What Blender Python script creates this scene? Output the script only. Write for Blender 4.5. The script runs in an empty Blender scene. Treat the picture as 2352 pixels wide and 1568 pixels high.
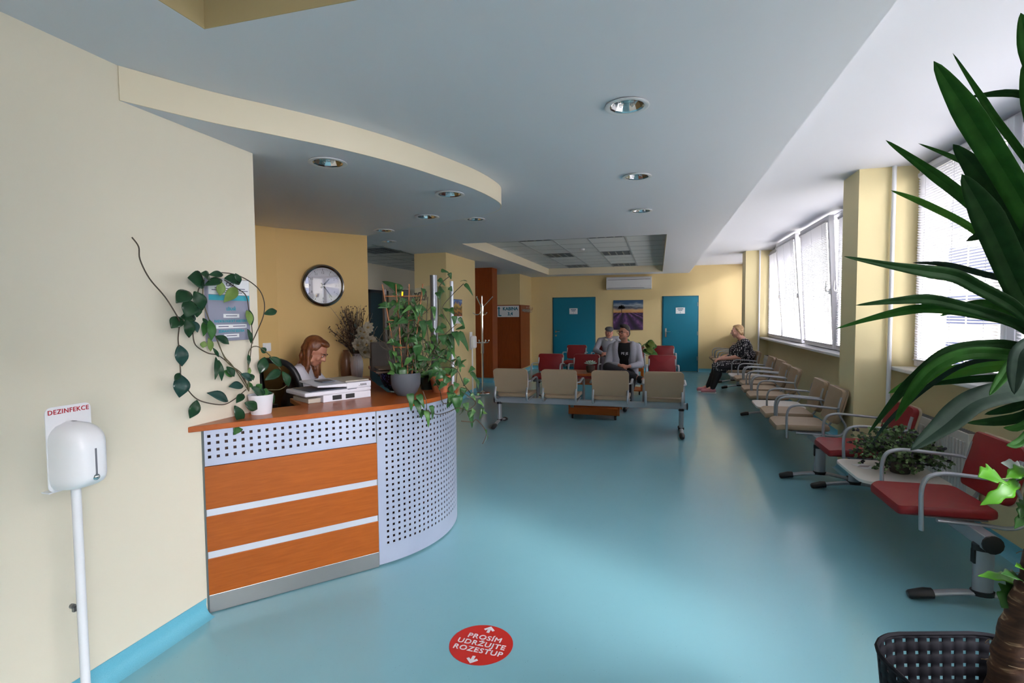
import bpy, bmesh, math, random
from mathutils import Vector, Matrix, Quaternion
random.seed(11)
V = Vector
C = bpy.context.scene.collection
SC = bpy.context.scene
PI = math.pi

# ------------------------------------------------------------------ camera
cam_d = bpy.data.cameras.new('camera'); cam = bpy.data.objects.new('camera', cam_d); C.objects.link(cam)
cam_d.sensor_width = 36.0; cam_d.lens = 1200.0 / 2352.0 * 36.0; cam_d.clip_start = 0.05; cam_d.clip_end = 300
RT = V((0.9632678, 0.2684404, -0.0074104)); DN = V((0.0063209, -0.0502520, -0.9987166)); FW = V((-0.2684682, 0.9619847, -0.0501029))
m = Matrix.Identity(4)
for i in range(3):
    m[i][0] = RT[i]; m[i][1] = -DN[i]; m[i][2] = -FW[i]
m[2][3] = 1.5
cam.matrix_world = m
SC.camera = cam
SC.view_settings.view_transform = 'Standard'; SC.view_settings.look = 'None'
SC.view_settings.gamma = 1.0; SC.view_settings.use_curve_mapping = False
SC.view_settings.exposure = EXPOSURE = 1.02
SC.cycles.max_bounces = 7; SC.cycles.diffuse_bounces = 5; SC.cycles.glossy_bounces = 3
SC.cycles.transmission_bounces = 4; SC.cycles.transparent_max_bounces = 10
SC.cycles.sample_clamp_indirect = 6.0; SC.cycles.use_denoising = True
SC.cycles.caustics_reflective = False; SC.cycles.caustics_refractive = False

# ------------------------------------------------------------------ daylight: a bright overcast sky
world = bpy.data.worlds.new('overcast_sky'); SC.world = world; world.use_nodes = True
wt = world.node_tree; wt.nodes.clear()
tc = wt.nodes.new('ShaderNodeTexCoord'); sx = wt.nodes.new('ShaderNodeSeparateXYZ'); rp = wt.nodes.new('ShaderNodeValToRGB')
bg = wt.nodes.new('ShaderNodeBackground'); wo = wt.nodes.new('ShaderNodeOutputWorld')
wt.links.new(tc.outputs['Generated'], sx.inputs[0]); wt.links.new(sx.outputs['Z'], rp.inputs[0])
rp.color_ramp.elements[0].position = 0.0; rp.color_ramp.elements[0].color = (0.90, 0.86, 0.90, 1)
rp.color_ramp.elements[1].position = 0.8; rp.color_ramp.elements[1].color = (1.0, 0.97, 1.0, 1)
# the clouds are brightest around the veiled sun, over the street to the south-east
dt = wt.nodes.new('ShaderNodeVectorMath'); dt.operation = 'DOT_PRODUCT'; dt.inputs[1].default_value = V((.74, -.57, .34)).normalized()
wt.links.new(tc.outputs['Generated'], dt.inputs[0])
lb = wt.nodes.new('ShaderNodeMapRange'); lb.interpolation_type = 'SMOOTHSTEP'; lb.inputs[1].default_value = .84; lb.inputs[2].default_value = .99; lb.inputs[3].default_value = SKY = 5.0; lb.inputs[4].default_value = SUNNY = 45.
wt.links.new(dt.outputs['Value'], lb.inputs[0]); wt.links.new(rp.outputs[0], bg.inputs[0]); wt.links.new(lb.outputs[0], bg.inputs[1])
wt.links.new(bg.outputs[0], wo.inputs[0])

sl_ = bpy.data.lights.new('veiled_sun', 'SUN'); sl_.energy = 1.3; sl_.angle = math.radians(9); sl_.color = (1, .97, .94)
so_ = bpy.data.objects.new('veiled_sun', sl_); C.objects.link(so_); so_.location = (14, -9, 12)
so_.rotation_euler = V((-.835, .55, -.54)).to_track_quat('-Z', 'Y').to_euler()
def portal(loc, sy, sz):                       # tells the sampler where sky light can enter; gives no light of its own
    l = bpy.data.lights.new('window_portal', 'AREA'); l.shape = 'RECTANGLE'; l.size = sz; l.size_y = sy
    l.cycles.is_portal = True
    o = bpy.data.objects.new('window_portal', l); C.objects.link(o); o.location = loc
    o.rotation_euler = (0, PI / 2, 0)
portal((2.34, 8.47, 1.9), 5.8, 1.8); portal((2.34, 2.9, 1.9), 5.0, 1.8); portal((2.34, -2.0, 1.9), 3.6, 1.8); portal((2.34, 12.95, 1.9), 2.5, 1.8)

# ------------------------------------------------------------------ materials
def srgb(h):
    if isinstance(h, str):
        h = h.lstrip('#'); c = [int(h[i:i + 2], 16) / 255 for i in (0, 2, 4)]
    else: c = h
    return tuple(x / 12.92 if x <= .04045 else ((x + .055) / 1.055) ** 2.4 for x in c) + (1,)
def mat(name, col, rough=.5, metal=0., spec=.5, var=None, vscale=8., bump=0., bscale=200., coat=0., trans=0., sheen=0.):
    m_ = bpy.data.materials.new(name); m_.use_nodes = True; nt = m_.node_tree; b = nt.nodes['Principled BSDF']
    b.inputs['Base Color'].default_value = srgb(col); b.inputs['Roughness'].default_value = rough
    b.inputs['Metallic'].default_value = metal; b.inputs['Specular IOR Level'].default_value = spec
    if coat: b.inputs['Coat Weight'].default_value = coat; b.inputs['Coat Roughness'].default_value = .15
    if sheen: b.inputs['Sheen Weight'].default_value = sheen
    t = nt.nodes.new('ShaderNodeTexCoord')
    if var:
        n = nt.nodes.new('ShaderNodeTexNoise'); n.inputs['Scale'].default_value = vscale; n.inputs['Detail'].default_value = 3
        r = nt.nodes.new('ShaderNodeValToRGB'); r.color_ramp.elements[0].position = .35; r.color_ramp.elements[1].position = .65
        r.color_ramp.elements[0].color = srgb(col); r.color_ramp.elements[1].color = srgb(var)
        nt.links.new(t.outputs['Object'], n.inputs['Vector']); nt.links.new(n.outputs['Fac'], r.inputs[0]); nt.links.new(r.outputs[0], b.inputs['Base Color'])
    if bump:
        n2 = nt.nodes.new('ShaderNodeTexNoise'); n2.inputs['Scale'].default_value = bscale
        bp = nt.nodes.new('ShaderNodeBump'); bp.inputs['Strength'].default_value = bump; bp.inputs['Distance'].default_value = .002
        nt.links.new(t.outputs['Object'], n2.inputs['Vector']); nt.links.new(n2.outputs['Fac'], bp.inputs['Height']); nt.links.new(bp.outputs[0], b.inputs['Normal'])
    if trans:                                    # thin leaves / blinds / cloth: part of the light passes through
        out = nt.nodes['Material Output']; tr = nt.nodes.new('ShaderNodeBsdfTranslucent'); mx = nt.nodes.new('ShaderNodeMixShader')
        tr.inputs[0].default_value = srgb(col); mx.inputs[0].default_value = trans
        nt.links.new(b.outputs[0], mx.inputs[1]); nt.links.new(tr.outputs[0], mx.inputs[2]); nt.links.new(mx.outputs[0], out.inputs[0])
    return m_
def wood(name, a, b_, rough=.35, sc=(1, 1, 1), axis='X'):
    m_ = mat(name, a, rough, spec=.28); nt = m_.node_tree; b = nt.nodes['Principled BSDF']
    t = nt.nodes.new('ShaderNodeTexCoord'); mp = nt.nodes.new('ShaderNodeMapping'); n = nt.nodes.new('ShaderNodeTexNoise'); r = nt.nodes.new('ShaderNodeValToRGB')
    mp.inputs['Scale'].default_value = sc; n.inputs['Scale'].default_value = 6; n.inputs['Detail'].default_value = 5; n.inputs['Distortion'].default_value = .6
    r.color_ramp.elements[0].position = .3; r.color_ramp.elements[1].position = .7
    r.color_ramp.elements[0].color = srgb(a); r.color_ramp.elements[1].color = srgb(b_)
    nt.links.new(t.outputs['Object'], mp.inputs[0]); nt.links.new(mp.outputs[0], n.inputs[0]); nt.links.new(n.outputs['Fac'], r.inputs[0]); nt.links.new(r.outputs[0], b.inputs['Base Color'])
    return m_
def glassmat(name, tint=(1, 1, 1), refl=.08):
    m_ = bpy.data.materials.new(name); m_.use_nodes = True; nt = m_.node_tree; nt.nodes.clear()
    o = nt.nodes.new('ShaderNodeOutputMaterial'); mx = nt.nodes.new('ShaderNodeMixShader'); a = nt.nodes.new('ShaderNodeBsdfTransparent'); g = nt.nodes.new('ShaderNodeBsdfGlossy')
    a.inputs[0].default_value = (*tint, 1); g.inputs['Roughness'].default_value = .01; mx.inputs[0].default_value = refl
    nt.links.new(a.outputs[0], mx.inputs[1]); nt.links.new(g.outputs[0], mx.inputs[2]); nt.links.new(mx.outputs[0], o.inputs[0])
    return m_
WALL = mat('cream_paint', '#e4d5a6', .6, spec=.3, bump=.12, bscale=160)
WALLY = mat('yellow_paint', '#dcc592', .6, spec=.3, bump=.12, bscale=160)
OCHRE = mat('ochre_paint', '#d8b678', .6, spec=.3, bump=.12, bscale=160)
WALLP = mat('pale_cream_paint', '#e2d9c6', .6, spec=.3, bump=.12, bscale=160)
CEIL = mat('white_ceiling_paint', '#dedfe7', .7, spec=.2)
CREAMF = mat('cream_fascia_paint', '#e8dcc4', .6, spec=.2)
TILE = mat('ceiling_tile', '#e0e3e6', .8, spec=.2, bump=.1, bscale=400)
GRIDM = mat('ceiling_grid_metal', '#b4b9bf', .5)
WOODO = wood('orange_beech_laminate', '#a5561a', '#974c16', .38, (1.2, 1.2, 14))
WOODT = wood('orange_worktop_laminate', '#a95a2b', '#9a4c20', .28, (3, 3, 8))
WOODB = wood('brown_wall_panelling', '#944619', '#823a12', .45, (8, 8, 1))
GREYM = mat('grey_powder_coated_metal', '#a4abbf', .42, .3, var='#acb3c6', vscale=3)
STEEL = mat('brushed_steel', '#8b8d8e', .35, .8)
ALU = mat('silver_strip', '#c6cad4', .35, .3)
SILV = mat('silver_paint', '#a4a8ae', .38, .45)
CHROME = mat('chrome', '#dfe2e6', .08, 1.)
CHROMER = mat('polished_reflector', '#d8dade', .12, 1.)
BLACK = mat('black_plastic', '#17171a', .45)
DARK = mat('dark_void', '#1c1712', .8)
WHITE = mat('white_plastic', '#e9e9ec', .3)
WPAINT = mat('white_metal_paint', '#e4e4e8', .3)
PVC = mat('white_window_pvc', '#e2e2e8', .25)
BEIGE = mat('beige_upholstery', '#a08a70', .5, bump=.15, bscale=350)
BEIGES = mat('beige_back_shell', '#b8a68a', .55)
RED = mat('red_upholstery', '#85141a', .48, bump=.15, bscale=350)
TEAL = mat('teal_door_paint', '#04708a', .4)
TEALB = mat('teal_cove_vinyl', '#66b2c8', .35, var='#70bacf', vscale=300)
PAPER = mat('white_paper', '#e8e8ea', .6)
SKIN = mat('skin', '#c58a72', .5, var='#b97c66', vscale=20)
GLASS = glassmat('window_glass', (.96, .98, .98), .05)
SGLASS = glassmat('screen_glass', (.86, .90, .88), .07)
def floor_mat():
    m_ = mat('speckled_teal_vinyl', '#4fa0a8', .2, spec=.5); nt = m_.node_tree; b = nt.nodes['Principled BSDF']
    t = nt.nodes.new('ShaderNodeTexCoord')
    n = nt.nodes.new('ShaderNodeTexNoise'); n.inputs['Scale'].default_value = 2.0; n.inputs['Detail'].default_value = 4
    r = nt.nodes.new('ShaderNodeValToRGB'); r.color_ramp.elements[0].color = srgb('#7bb0bc'); r.color_ramp.elements[1].color = srgb('#83b6c2')
    n2 = nt.nodes.new('ShaderNodeTexVoronoi'); n2.inputs['Scale'].default_value = 55
    r2 = nt.nodes.new('ShaderNodeValToRGB'); r2.color_ramp.elements[0].position = .05; r2.color_ramp.elements[1].position = .09
    r2.color_ramp.elements[0].color = (.35, .35, .35, 1); r2.color_ramp.elements[1].color = (1, 1, 1, 1)
    n3 = nt.nodes.new('ShaderNodeTexNoise'); n3.inputs['Scale'].default_value = 9
    r3 = nt.nodes.new('ShaderNodeValToRGB'); r3.color_ramp.elements[0].position = .5; r3.color_ramp.elements[1].position = .6
    mm = nt.nodes.new('ShaderNodeMix'); mm.data_type = 'RGBA'; mm.blend_type = 'MIX'
    mx = nt.nodes.new('ShaderNodeMix'); mx.data_type = 'RGBA'; mx.blend_type = 'MULTIPLY'; mx.inputs[0].default_value = .8
    for q in (n, n2, n3): nt.links.new(t.outputs['Object'], q.inputs['Vector'])
    nt.links.new(n.outputs['Fac'], r.inputs[0]); nt.links.new(n2.outputs['Distance'], r2.inputs[0]); nt.links.new(n3.outputs['Fac'], r3.inputs[0])
    nt.links.new(r3.outputs[0], mm.inputs[0]); mm.inputs[6].default_value = (1, 1, 1, 1); nt.links.new(r2.outputs[0], mm.inputs[7])
    nt.links.new(r.outputs[0], mx.inputs[6]); nt.links.new(mm.outputs[2], mx.inputs[7]); nt.links.new(mx.outputs[2], b.inputs['Base Color'])
    rn = nt.nodes.new('ShaderNodeMapRange'); rn.inputs[3].default_value = .13; rn.inputs[4].default_value = .24
    nt.links.new(n3.outputs['Fac'], rn.inputs[0]); nt.links.new(rn.outputs[0], b.inputs['Roughness'])
    return m_
FLOOR = floor_mat()

# ------------------------------------------------------------------ helpers
WM = {}
def wm(o): return WM.get(o.name, Matrix.Identity(4))
def tag(o, label, cat, group=None, kind=None):
    o['label'] = label; o['category'] = cat
    if group: o['group'] = group
    if kind: o['kind'] = kind
    return o
def thing(name, label, cat, loc=(0, 0, 0), rz=0., group=None):
    o = bpy.data.objects.new(name, None); C.objects.link(o); o.empty_display_size = .1
    o.location = loc; o.rotation_euler = (0, 0, rz)
    WM[o.name] = Matrix.Translation(V(loc)) @ Matrix.Rotation(rz, 4, 'Z')
    return tag(o, label, cat, group)
def frame(d, up=V((0, 0, 1))):
    d = V(d).normalized(); a = up if abs(d.dot(up)) < .98 else V((1, 0, 0))
    x = a.cross(d).normalized(); return x, d.cross(x), d
class MB:
    def __init__(s): s.v = []; s.f = []
    def add(s, vs, fs):
        k = len(s.v); s.v += [V(p) for p in vs]; s.f += [tuple(i + k for i in f) for f in fs]; return s
    def box(s, x0, x1, y0, y1, z0, z1):
        return s.add([(x, y, z) for z in (z0, z1) for y in (y0, y1) for x in (x0, x1)], [(0, 2, 3, 1), (4, 5, 7, 6), (0, 1, 5, 4), (2, 6, 7, 3), (0, 4, 6, 2), (1, 3, 7, 5)])
    def obox(s, c, sz, M):                        # oriented box: M columns are the axes
        ax = [M.col[i].to_3d() for i in range(3)]; c = V(c)
        return s.add([c + ax[0] * (sx * sz[0] / 2) + ax[1] * (sy * sz[1] / 2) + ax[2] * (sz_ * sz[2] / 2) for sz_ in (-1, 1) for sy in (-1, 1) for sx in (-1, 1)], [(0, 2, 3, 1), (4, 5, 7, 6), (0, 1, 5, 4), (2, 6, 7, 3), (0, 4, 6, 2), (1, 3, 7, 5)])
    def tube(s, pts, r, n=8, sq=None, up=V((0, 0, 1))):   # r: number or list; sq=(a,b): flattened section
        pts = [V(p) for p in pts]; rs = r if isinstance(r, (list, tuple)) else [r] * len(pts); vs = []; fs = []; px = None
        for i, p in enumerate(pts):
            d = (pts[min(i + 1, len(pts) - 1)] - pts[max(i - 1, 0)])
            if d.length < 1e-9: d = V((0, 0, 1))
            d.normalize()
            if px is None: x, y, _ = frame(d, up)
            else:
                x = px - d * px.dot(d); x = x.normalized() if x.length > 1e-6 else frame(d, up)[0]; y = d.cross(x)
            px = x; a, b = (sq if sq else (1, 1))
            for k in range(n):
                t = 2 * PI * k / n; vs.append(p + x * (math.cos(t) * rs[i] * a) + y * (math.sin(t) * rs[i] * b))
        for i in range(len(pts) - 1):
            for k in range(n):
                k2 = (k + 1) % n; fs.append((i * n + k, i * n + k2, (i + 1) * n + k2, (i + 1) * n + k))
        fs.append(tuple(reversed(range(n)))); fs.append(tuple((len(pts) - 1) * n + k for k in range(n)))
        return s.add(vs, fs)
    def lathe(s, prof, c=(0, 0, 0), n=20, axis=V((0, 0, 1)), cap=True):
        x, y, d = frame(axis, V((0, 1, 0)) if abs(V(axis).normalized().z) > .9 else V((0, 0, 1))); c = V(c); vs = []; fs = []
        for r, z in prof:
            for k in range(n):
                t = 2 * PI * k / n; vs.append(c + d * z + x * (r * math.cos(t)) + y * (r * math.sin(t)))
        for i in range(len(prof) - 1):
            for k in range(n): fs.append((i * n + k, i * n + (k + 1) % n, (i + 1) * n + (k + 1) % n, (i + 1) * n + k))
        if cap: fs.append(tuple(reversed(range(n)))); fs.append(tuple((len(prof) - 1) * n + k for k in range(n)))
        return s.add(vs, fs)
    def prism(s, poly, z0, z1):
        n = len(poly)
        return s.add([(x, y, z0) for x, y in poly] + [(x, y, z1) for x, y in poly], [tuple(reversed(range(n))), tuple(range(n, 2 * n))] + [(i, (i + 1) % n, n + (i + 1) % n, n + i) for i in range(n)])
    def sweep(s, prof, path):                     # prof: list of (offset along outward normal, z); path: xy points, outward = right-hand side
        N = []
        for i in range(len(path)):
            a = V(path[max(i - 1, 0)]); b = V(path[min(i + 1, len(path) - 1)]); t = (b - a).normalized(); N.append(V((t.y, -t.x)))
        m = len(prof); vs = [(p[0] + N[i].x * o, p[1] + N[i].y * o, z) for i, p in enumerate(path) for o, z in prof]
        fs = [(i * m + j, (i + 1) * m + j, (i + 1) * m + (j + 1) % m, i * m + (j + 1) % m) for i in range(len(path) - 1) for j in range(m)]
        fs += [tuple(range(m)), tuple(reversed(range((len(path) - 1) * m, len(path) * m)))]
        return s.add(vs, fs)
    def sheet(s, P):                              # P: rows of points
        m = len(P[0]); return s.add([p for r in P for p in r], [(i * m + j, i * m + j + 1, (i + 1) * m + j + 1, (i + 1) * m + j) for i in range(len(P) - 1) for j in range(m - 1)])
    def ell(s, c, r, M=None, n=14, m=10):
        c = V(c); M = M or Matrix.Identity(3); vs = [c + M @ V((0, 0, -r[2]))]; fs = []
        for i in range(1, m):
            a = -PI / 2 + PI * i / m
            for k in range(n):
                t = 2 * PI * k / n; vs.append(c + M @ V((r[0] * math.cos(a) * math.cos(t), r[1] * math.cos(a) * math.sin(t), r[2] * math.sin(a))))
        vs.append(c + M @ V((0, 0, r[2]))); L = len(vs) - 1
        for k in range(n):
            fs.append((0, 1 + (k + 1) % n, 1 + k)); fs.append((L, L - n + k, L - n + (k + 1) % n))
        for i in range(m - 2):
            for k in range(n): fs.append((1 + i * n + k, 1 + i * n + (k + 1) % n, 1 + (i + 1) * n + (k + 1) % n, 1 + (i + 1) * n + k))
        return s.add(vs, fs)
    def cap(s, a, ra, b, rb, n=12):               # tapered capsule
        a = V(a); b = V(b); d = (b - a); L = d.length
        if L < 1e-6: return s.ell(a, (ra, ra, ra))
        d /= L; prof = [(max(ra * math.cos(t), 1e-4), -ra * math.sin(t)) for t in (PI / 2 * .98, 1.1, .7, .35, 0)] + [(max(rb * math.cos(t), 1e-4), L + rb * math.sin(t)) for t in (0, .35, .7, 1.1, PI / 2 * .98)]
        return s.lathe(prof, a, n, d)
    def build(s, name, mt, parent=None, smooth=False, bev=0, label=None, solid=0, sub=0):
        me = bpy.data.meshes.new(name); P = s.v
        if parent is not None:
            iv = wm(parent).inverted(); P = [iv @ p for p in P]
        me.from_pydata([tuple(p) for p in P], [], s.f); me.validate()
        o = bpy.data.objects.new(name, me); C.objects.link(o); me.materials.append(mt)
        if smooth:
            me.polygons.foreach_set('use_smooth', [True] * len(me.polygons)); me.update()
            try: me.set_sharp_from_angle(angle=math.radians(38))
            except Exception: pass
        if parent is not None: o.parent = parent; WM[o.name] = wm(parent).copy()
        if solid:
            md = o.modifiers.new('solid', 'SOLIDIFY'); md.thickness = solid; md.offset = 0
        if bev:
            md = o.modifiers.new('bevel', 'BEVEL'); md.width = bev; md.segments = 2; md.limit_method = 'ANGLE'; md.angle_limit = .6
        if sub:
            md = o.modifiers.new('sub', 'SUBSURF'); md.levels = sub; md.render_levels = sub
        if label: o['label'] = label
        return o
def carve(mb, cutters, name, mt):                 # one clean solid minus cutter solids
    def ob(m_):
        me = bpy.data.meshes.new('tmp'); me.from_pydata([tuple(p) for p in m_.v], [], m_.f); me.update(); o_ = bpy.data.objects.new('tmp', me); C.objects.link(o_); return o_
    o = ob(mb); cs = [ob(c) for c in cutters]
    for c in cs:
        bmm = bmesh.new(); bmm.from_mesh(c.data); bmesh.ops.recalc_face_normals(bmm, faces=bmm.faces); bmm.to_mesh(c.data); bmm.free()
        md = o.modifiers.new('b', 'BOOLEAN'); md.object = c; md.operation = 'DIFFERENCE'; md.solver = 'EXACT'
    bmm = bmesh.new(); bmm.from_mesh(o.data); bmesh.ops.recalc_face_normals(bmm, faces=bmm.faces); bmm.to_mesh(o.data); bmm.free()
    dg = bpy.context.evaluated_depsgraph_get(); me = bpy.data.meshes.new_from_object(o.evaluated_get(dg))
    for q in [o] + cs: bpy.data.objects.remove(q)
    me.name = name; me.materials.clear(); me.materials.append(mt); r = bpy.data.objects.new(name, me); C.objects.link(r); return r
def struct(name, mb, mt, bev=0, smooth=False, parent=None):
    o = mb.build(name, mt, parent, smooth=smooth, bev=bev)
    if parent is None: o['kind'] = 'structure'
    return o
def dup(root, loc, rz=None, label=None, parent=None):
    r = root.copy(); C.objects.link(r)
    if parent is not None: r.parent = parent
    else:
        r.location = loc
        if rz is not None: r.rotation_euler = (0, 0, rz)
        if label: r['label'] = label
    for ch in list(root.children): dup(ch, None, parent=r)
    return r
def text(name, body, size, M, mt, parent, bold=0., ext=.001, align='CENTER', sx=1., shear=0., sp=1.):
    cu = bpy.data.curves.new(name, 'FONT'); cu.body = body; cu.size = size; cu.align_x = align; cu.align_y = 'CENTER'; cu.extrude = ext; cu.shear = shear
    cu.resolution_u = 3; cu.space_character = sp
    to = bpy.data.objects.new('tmp', cu); C.objects.link(to); dg = bpy.context.evaluated_depsgraph_get()
    me = bpy.data.meshes.new_from_object(to.evaluated_get(dg)); bpy.data.objects.remove(to); me.materials.clear(); me.materials.append(mt)
    if bold:                                            # heavier strokes: the outline laid over itself with small shifts
        bmm = bmesh.new(); bmm.from_mesh(me); g0 = bmm.verts[:] + bmm.edges[:] + bmm.faces[:]
        for k_, (dx, dy) in enumerate(((bold, 0), (-bold, 0), (0, bold), (0, -bold))):
            r_ = bmesh.ops.duplicate(bmm, geom=g0); bmesh.ops.translate(bmm, verts=[v_ for v_ in r_['geom'] if isinstance(v_, bmesh.types.BMVert)], vec=(dx, dy, .00015 * (k_ + 1)))
        bmm.to_mesh(me); bmm.free()
    me.transform((wm(parent).inverted() if parent is not None else Matrix.Identity(4)) @ M @ Matrix.Diagonal((sx, 1, 1, 1)))
    o = bpy.data.objects.new(name, me); C.objects.link(o)
    if parent is not None: o.parent = parent; WM[o.name] = wm(parent).copy()
    return o
def facing(origin, xdir, ydir=(0, 0, 1)):         # matrix whose local XY is the text plane
    x = V(xdir).normalized(); y = V(ydir).normalized(); z = x.cross(y)
    M = Matrix.Identity(4)
    for i in range(3): M[i][0] = x[i]; M[i][1] = y[i]; M[i][2] = z[i]; M[i][3] = origin[i]
    return M
def smooth_path(P, n=6):                          # Catmull-Rom through points
    P = [V(p) for p in P]
    if len(P) < 3: return P
    Q = []
    for i in range(len(P) - 1):
        a = P[max(i - 1, 0)]; b = P[i]; c = P[i + 1]; d = P[min(i + 2, len(P) - 1)]
        for k in range(n):
            t = k / n; Q.append(.5 * ((2 * b) + (c - a) * t + (2 * a - 5 * b + 4 * c - d) * t * t + (3 * b - a - 3 * c + d) * t ** 3))
    Q.append(P[-1]); return Q
HOYA_STEMS=[[(-2.093, 1.675, 1.833),(-2.09, 1.7, 1.797),(-2.089, 1.703, 1.744),(-2.086, 1.739, 1.668),(-2.09, 1.813, 1.591),(-2.087, 1.864, 1.511),(-2.104, 1.893, 1.482)],[(-2.096, 1.885, 1.468),(-2.086, 1.866, 1.41),(-2.092, 1.873, 1.364),(-2.087, 1.872, 1.266),(-2.103, 1.888, 1.237),(-2.096, 1.91, 1.174),(-2.1, 1.966, 1.115),(-2.094, 2.034, 1.083),(-2.094, 2.12, 1.064),(-2.105, 2.198, 1.078),(-2.101, 2.274, 1.117)],[(-2.099, 2.292, 1.106),(-2.087, 2.233, 1.206),(-2.09, 2.144, 1.274),(-2.102, 2.106, 1.371),(-2.089, 2.046, 1.479),(-2.102, 2.029, 1.563),(-2.093, 2.015, 1.631),(-2.102, 2.035, 1.681)],[(-2.105, 2.298, 1.105),(-2.088, 2.178, 1.249),(-2.101, 2.138, 1.304),(-2.101, 2.097, 1.386),(-2.085, 2.043, 1.479)],[(-2.088, 2.021, 1.7),(-2.099, 2.137, 1.723),(-2.086, 2.244, 1.712),(-2.094, 2.373, 1.659),(-2.091, 2.415, 1.586),(-2.101, 2.417, 1.506),(-2.086, 2.343, 1.413),(-2.091, 2.315, 1.36),(-2.086, 2.295, 1.292),(-2.087, 2.278, 1.216),(-2.099, 2.294, 1.114)],[(-2.098, 2.152, 1.688),(-2.102, 2.239, 1.649),(-2.102, 2.297, 1.613),(-2.104, 2.316, 1.537),(-2.099, 2.327, 1.444),(-2.093, 2.322, 1.359)],[(-2.105, 1.894, 1.482),(-2.091, 1.92, 1.501),(-2.098, 1.976, 1.548),(-2.099, 1.996, 1.631),(-2.089, 2.021, 1.68)],[(-2.095, 1.952, 1.433),(-2.099, 1.968, 1.372),(-2.095, 2.029, 1.33),(-2.091, 2.084, 1.315),(-2.104, 2.149, 1.281),(-2.085, 2.221, 1.204),(-2.105, 2.3, 1.113)],[(-2.09, 2.282, 1.108),(-2.088, 2.283, 1.3),(-2.105, 2.36, 1.342),(-2.089, 2.439, 1.289),(-2.098, 2.538, 1.197)],[(-2.093, 2.327, 1.102),(-2.105, 2.426, 1.095),(-2.104, 2.529, 1.081),(-2.101, 2.587, 1.098)]]
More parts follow.
